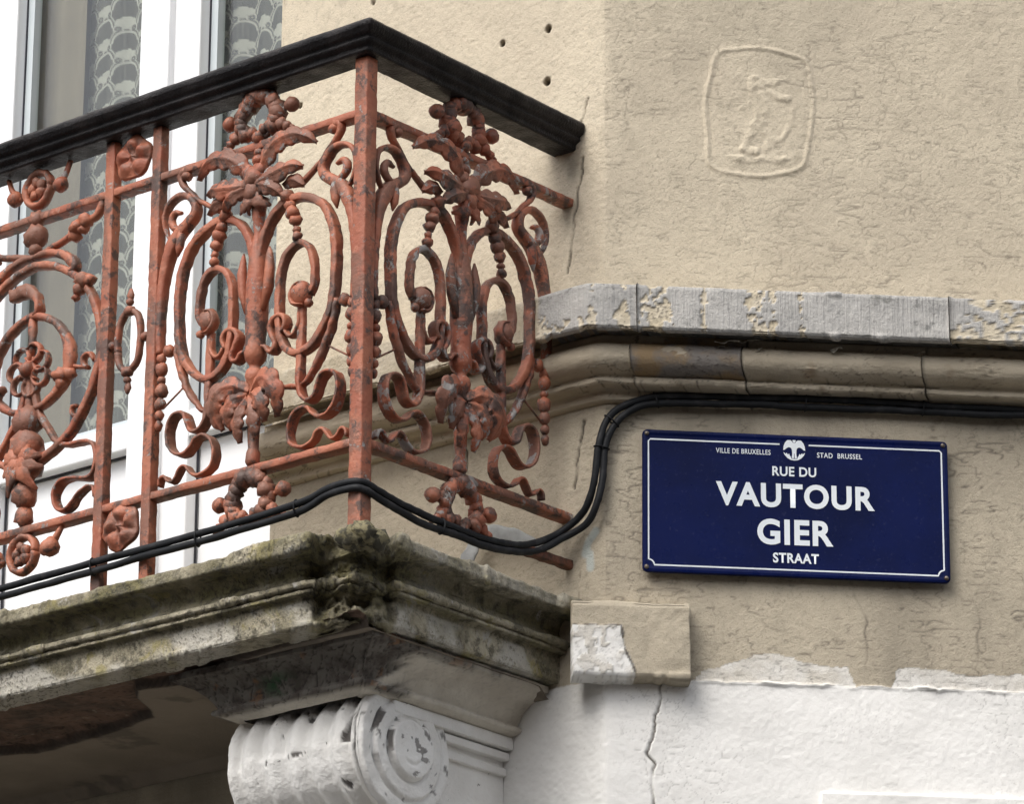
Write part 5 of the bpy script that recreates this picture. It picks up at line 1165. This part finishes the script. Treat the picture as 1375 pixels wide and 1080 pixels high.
        mb = MB(); mb.tube(cr(xz([(sg(0.183), 4.500), (sg(0.170), 4.494), (sg(0.158), 4.501), (sg(0.157), 4.515), (sg(0.170), 4.516)]), 0.005), 0.009, 0.018, sec=9, jit=0.001); B('curl', mb)
        mb = MB(); fingers(mb, (0.0, 4.455), [(-0.055, 4.405, 0.25), (-0.050, 4.43, 0.2), (-0.040, 4.36, 0.1)], 0.024, 0.022, s, 60); B('acanthus_leaf', mb)
        mb = MB(); mb.ball((sg(0.1013), -0.003, 5.0), (0.0165, 0.016, 0.0165), 11, 8, 0.1, 4); mb.tube(xz([(sg(0.085), 4.995), (sg(0.101), 5.005), (sg(0.115), 5.027), (sg(0.1251), 5.047)]), [0.012, 0.014, 0.012, 0.010], sec=9, jit=0.0018); B('berry_spur', mb)
        mb = MB(); mb.ball((sg(0.112), -0.003, 4.236), (0.020, 0.019, 0.020), 11, 8, 0.15, 4); mb.tube(xz([(sg(0.09), 4.228), (sg(0.112), 4.240), (sg(0.126), 4.258), (sg(0.140), 4.276)]), [0.014, 0.018, 0.014, 0.011], sec=9, jit=0.0018); B('berry_spur', mb)
    for cz, r0 in ((5.006, 0.036), (4.236, 0.036)):
        mb = MB(); mb.tube(cr(xz([(r0 * math.cos(a) * 0.95, cz + r0 * math.sin(a)) for a in np.linspace(0, 2 * np.pi, 12, endpoint=False)]), 0.006, True), 0.015, 0.024, sec=10, jit=0.0015)
        for k in range(5):
            a = k * 2 * math.pi / 5 + 0.5; mb.ball((0.014 * math.cos(a), -0.004, cz + 0.014 * math.sin(a)), (0.012, 0.011, 0.012), 9, 6, 0.2, k)
        B('wreath', mb)
    mb = MB()
    for k in range(7):
        a = k * 2 * math.pi / 7 + 0.4; rp = 0.036
        loop = [(rp * math.cos(a) + 0.020 * math.cos(a + b), 4.617 + rp * math.sin(a) + 0.020 * math.sin(a + b)) for b in np.linspace(2.2, 2.2 + 1.7 * math.pi, 9)]
        mb.tube(cr(xz(loop, -0.004), 0.006), [0.006, 0.010, 0.010, 0.005], 0.018, sec=9, jit=0.001)
    mb.ball((0, -0.012, 4.617), (0.018, 0.018, 0.016), 11, 8, 0.15, 2); B('rosette', mb)
    return pan
ring_panel(MF(0.868), IRON)

# ================================================================== CABLES
CU = [(-0.9945, 8.306, 4.1684), (-0.8381, 8.1786, 4.1708), (-0.686, 8.0547, 4.1731), (-0.5379, 7.9341, 4.1761), (-0.3938, 7.8168, 4.1834), (-0.3417, 7.7743, 4.1969), (-0.3108, 7.7491, 4.2002), (-0.2750, 7.7330, 4.199), (-0.2403, 7.7672, 4.1922), (-0.1976, 7.8196, 4.1824), (-0.1558, 7.8709, 4.1763), (-0.0902, 7.9514, 4.1765), (-0.0416, 8.011, 4.1784), (0.0104, 8.0749, 4.1888), (0.0503, 8.1239, 4.2092), (0.0907, 8.1650, 4.2418), (0.1292, 8.158, 4.2714), (0.1504, 8.1407, 4.302), (0.1618, 8.1315, 4.3503), (0.1662, 8.130, 4.4074), (0.1821, 8.1336, 4.4613), (0.2154, 8.137, 4.4932), (0.2734, 8.142, 4.5124), (0.3546, 8.1502, 4.5170), (0.5014, 8.1653, 4.5200), (0.6487, 8.1803, 4.5200), (0.7963, 8.1954, 4.5180), (1.0004, 8.2162, 4.5160)]
CLo = [(-0.9937, 8.3054, 4.1515), (-0.8375, 8.1781, 4.1549), (-0.6855, 8.0543, 4.1582), (-0.5375, 7.9338, 4.1614), (-0.3935, 7.8165, 4.1674), (-0.3415, 7.7741, 4.1854), (-0.3022, 7.7421, 4.1878), (-0.2730, 7.7320, 4.186), (-0.2401, 7.7674, 4.1764), (-0.1974, 7.8198, 4.1666), (-0.1596, 7.8661, 4.1607), (-0.0928, 7.9482, 4.1623), (-0.0541, 7.9958, 4.1617), (-0.0022, 8.0594, 4.1719), (0.0503, 8.1239, 4.1928), (0.1038, 8.1600, 4.2335), (0.1433, 8.1465, 4.2542), (0.1616, 8.1316, 4.2855), (0.1746, 8.1309, 4.3396), (0.1805, 8.1315, 4.4079), (0.198, 8.1352, 4.4512), (0.2298, 8.1385, 4.4831), (0.2805, 8.1427, 4.4994), (0.427, 8.1577, 4.5035), (0.574, 8.1727, 4.5051), (0.7214, 8.1877, 4.5044), (0.9999, 8.2162, 4.5029)]
def cable(pts, label, seed):
    pts = [tuple(np.array(pts[0]) + d1 * 0.6), *pts, tuple(np.array(pts[-1]) + w2 * 1.5)]
    P = cr(pts, 0.008); N = len(P)
    P = P + 0.0014 * np.stack([vnoise(np.arange(N) * 0.09, np.zeros(N) + k, seed) for k in range(3)], 1)
    mb = MB(); mb.tube(P, 0.0142, 0.0142, nvec=(0.1, 0.3, 1), sec=12, jit=0.0006, seed=seed)
    o = mb.build('cable', CABLE); setprops(o, label, 'cable', 'black cables strung round the balcony'); return o, P
cu_, Pu = cable(CU, 'upper of two black cables strung round the balcony and along the wall', 3)
cl_, Plo = cable(CLo, 'lower of two black cables strung round the balcony and along the wall', 8)
def near(P, x):
    return P[np.argmin(np.abs(P[:, 0] - x))]
for x in (-0.80, -0.59, -0.395, -0.13, 0.167, 0.185, 0.275, 0.575, 0.80):
    a = near(Pu, x); i = np.argmin(np.linalg.norm(Plo - a, axis=1)); b = Plo[i]; T_ = Pu[min(len(Pu) - 1, np.argmin(np.abs(Pu[:, 0] - x)) + 1)] - a; T_ /= np.linalg.norm(T_)
    c = (a + b) / 2; dv = (b - a); ln = np.linalg.norm(dv); dv = dv / ln; ov = np.cross(T_, dv)
    R0 = [(math.cos(t) * (ln / 2 + 0.0078), math.sin(t) * 0.0085) for t in np.linspace(0, 2 * np.pi, 18, endpoint=False)]
    loop = np.array([c + dv * p + ov * q for p, q in R0]); loop = np.vstack([loop, loop[:1]])
    mb = MB(); mb.tube(loop, 0.005, 0.003, nvec=T_, sec=6); mb.build('tie', CABLE, cu_)

# lead flashing lying on the balcony against the wall
P0 = [(0.325, 0.10, 4.112), (0.318, 0.06, 4.20), (0.306, 0.035, 4.262), (0.276, 0.030, 4.283), (0.225, 0.028, 4.272), (0.175, 0.028, 4.246), (0.135, 0.028, 4.222)]
mb = MB(); mb.tube(cr([F1(*p) for p in P0], 0.012), [0.028, 0.034, 0.034, 0.03, 0.02], 0.006, nvec=n1, sec=10, sq=4, jit=0.003, seed=2)
setprops(mb.build('lead_flashing', LEAD), 'crumpled grey flashing strip lying behind the cables on the balcony', 'flashing')
bpy.context.view_layer.update()
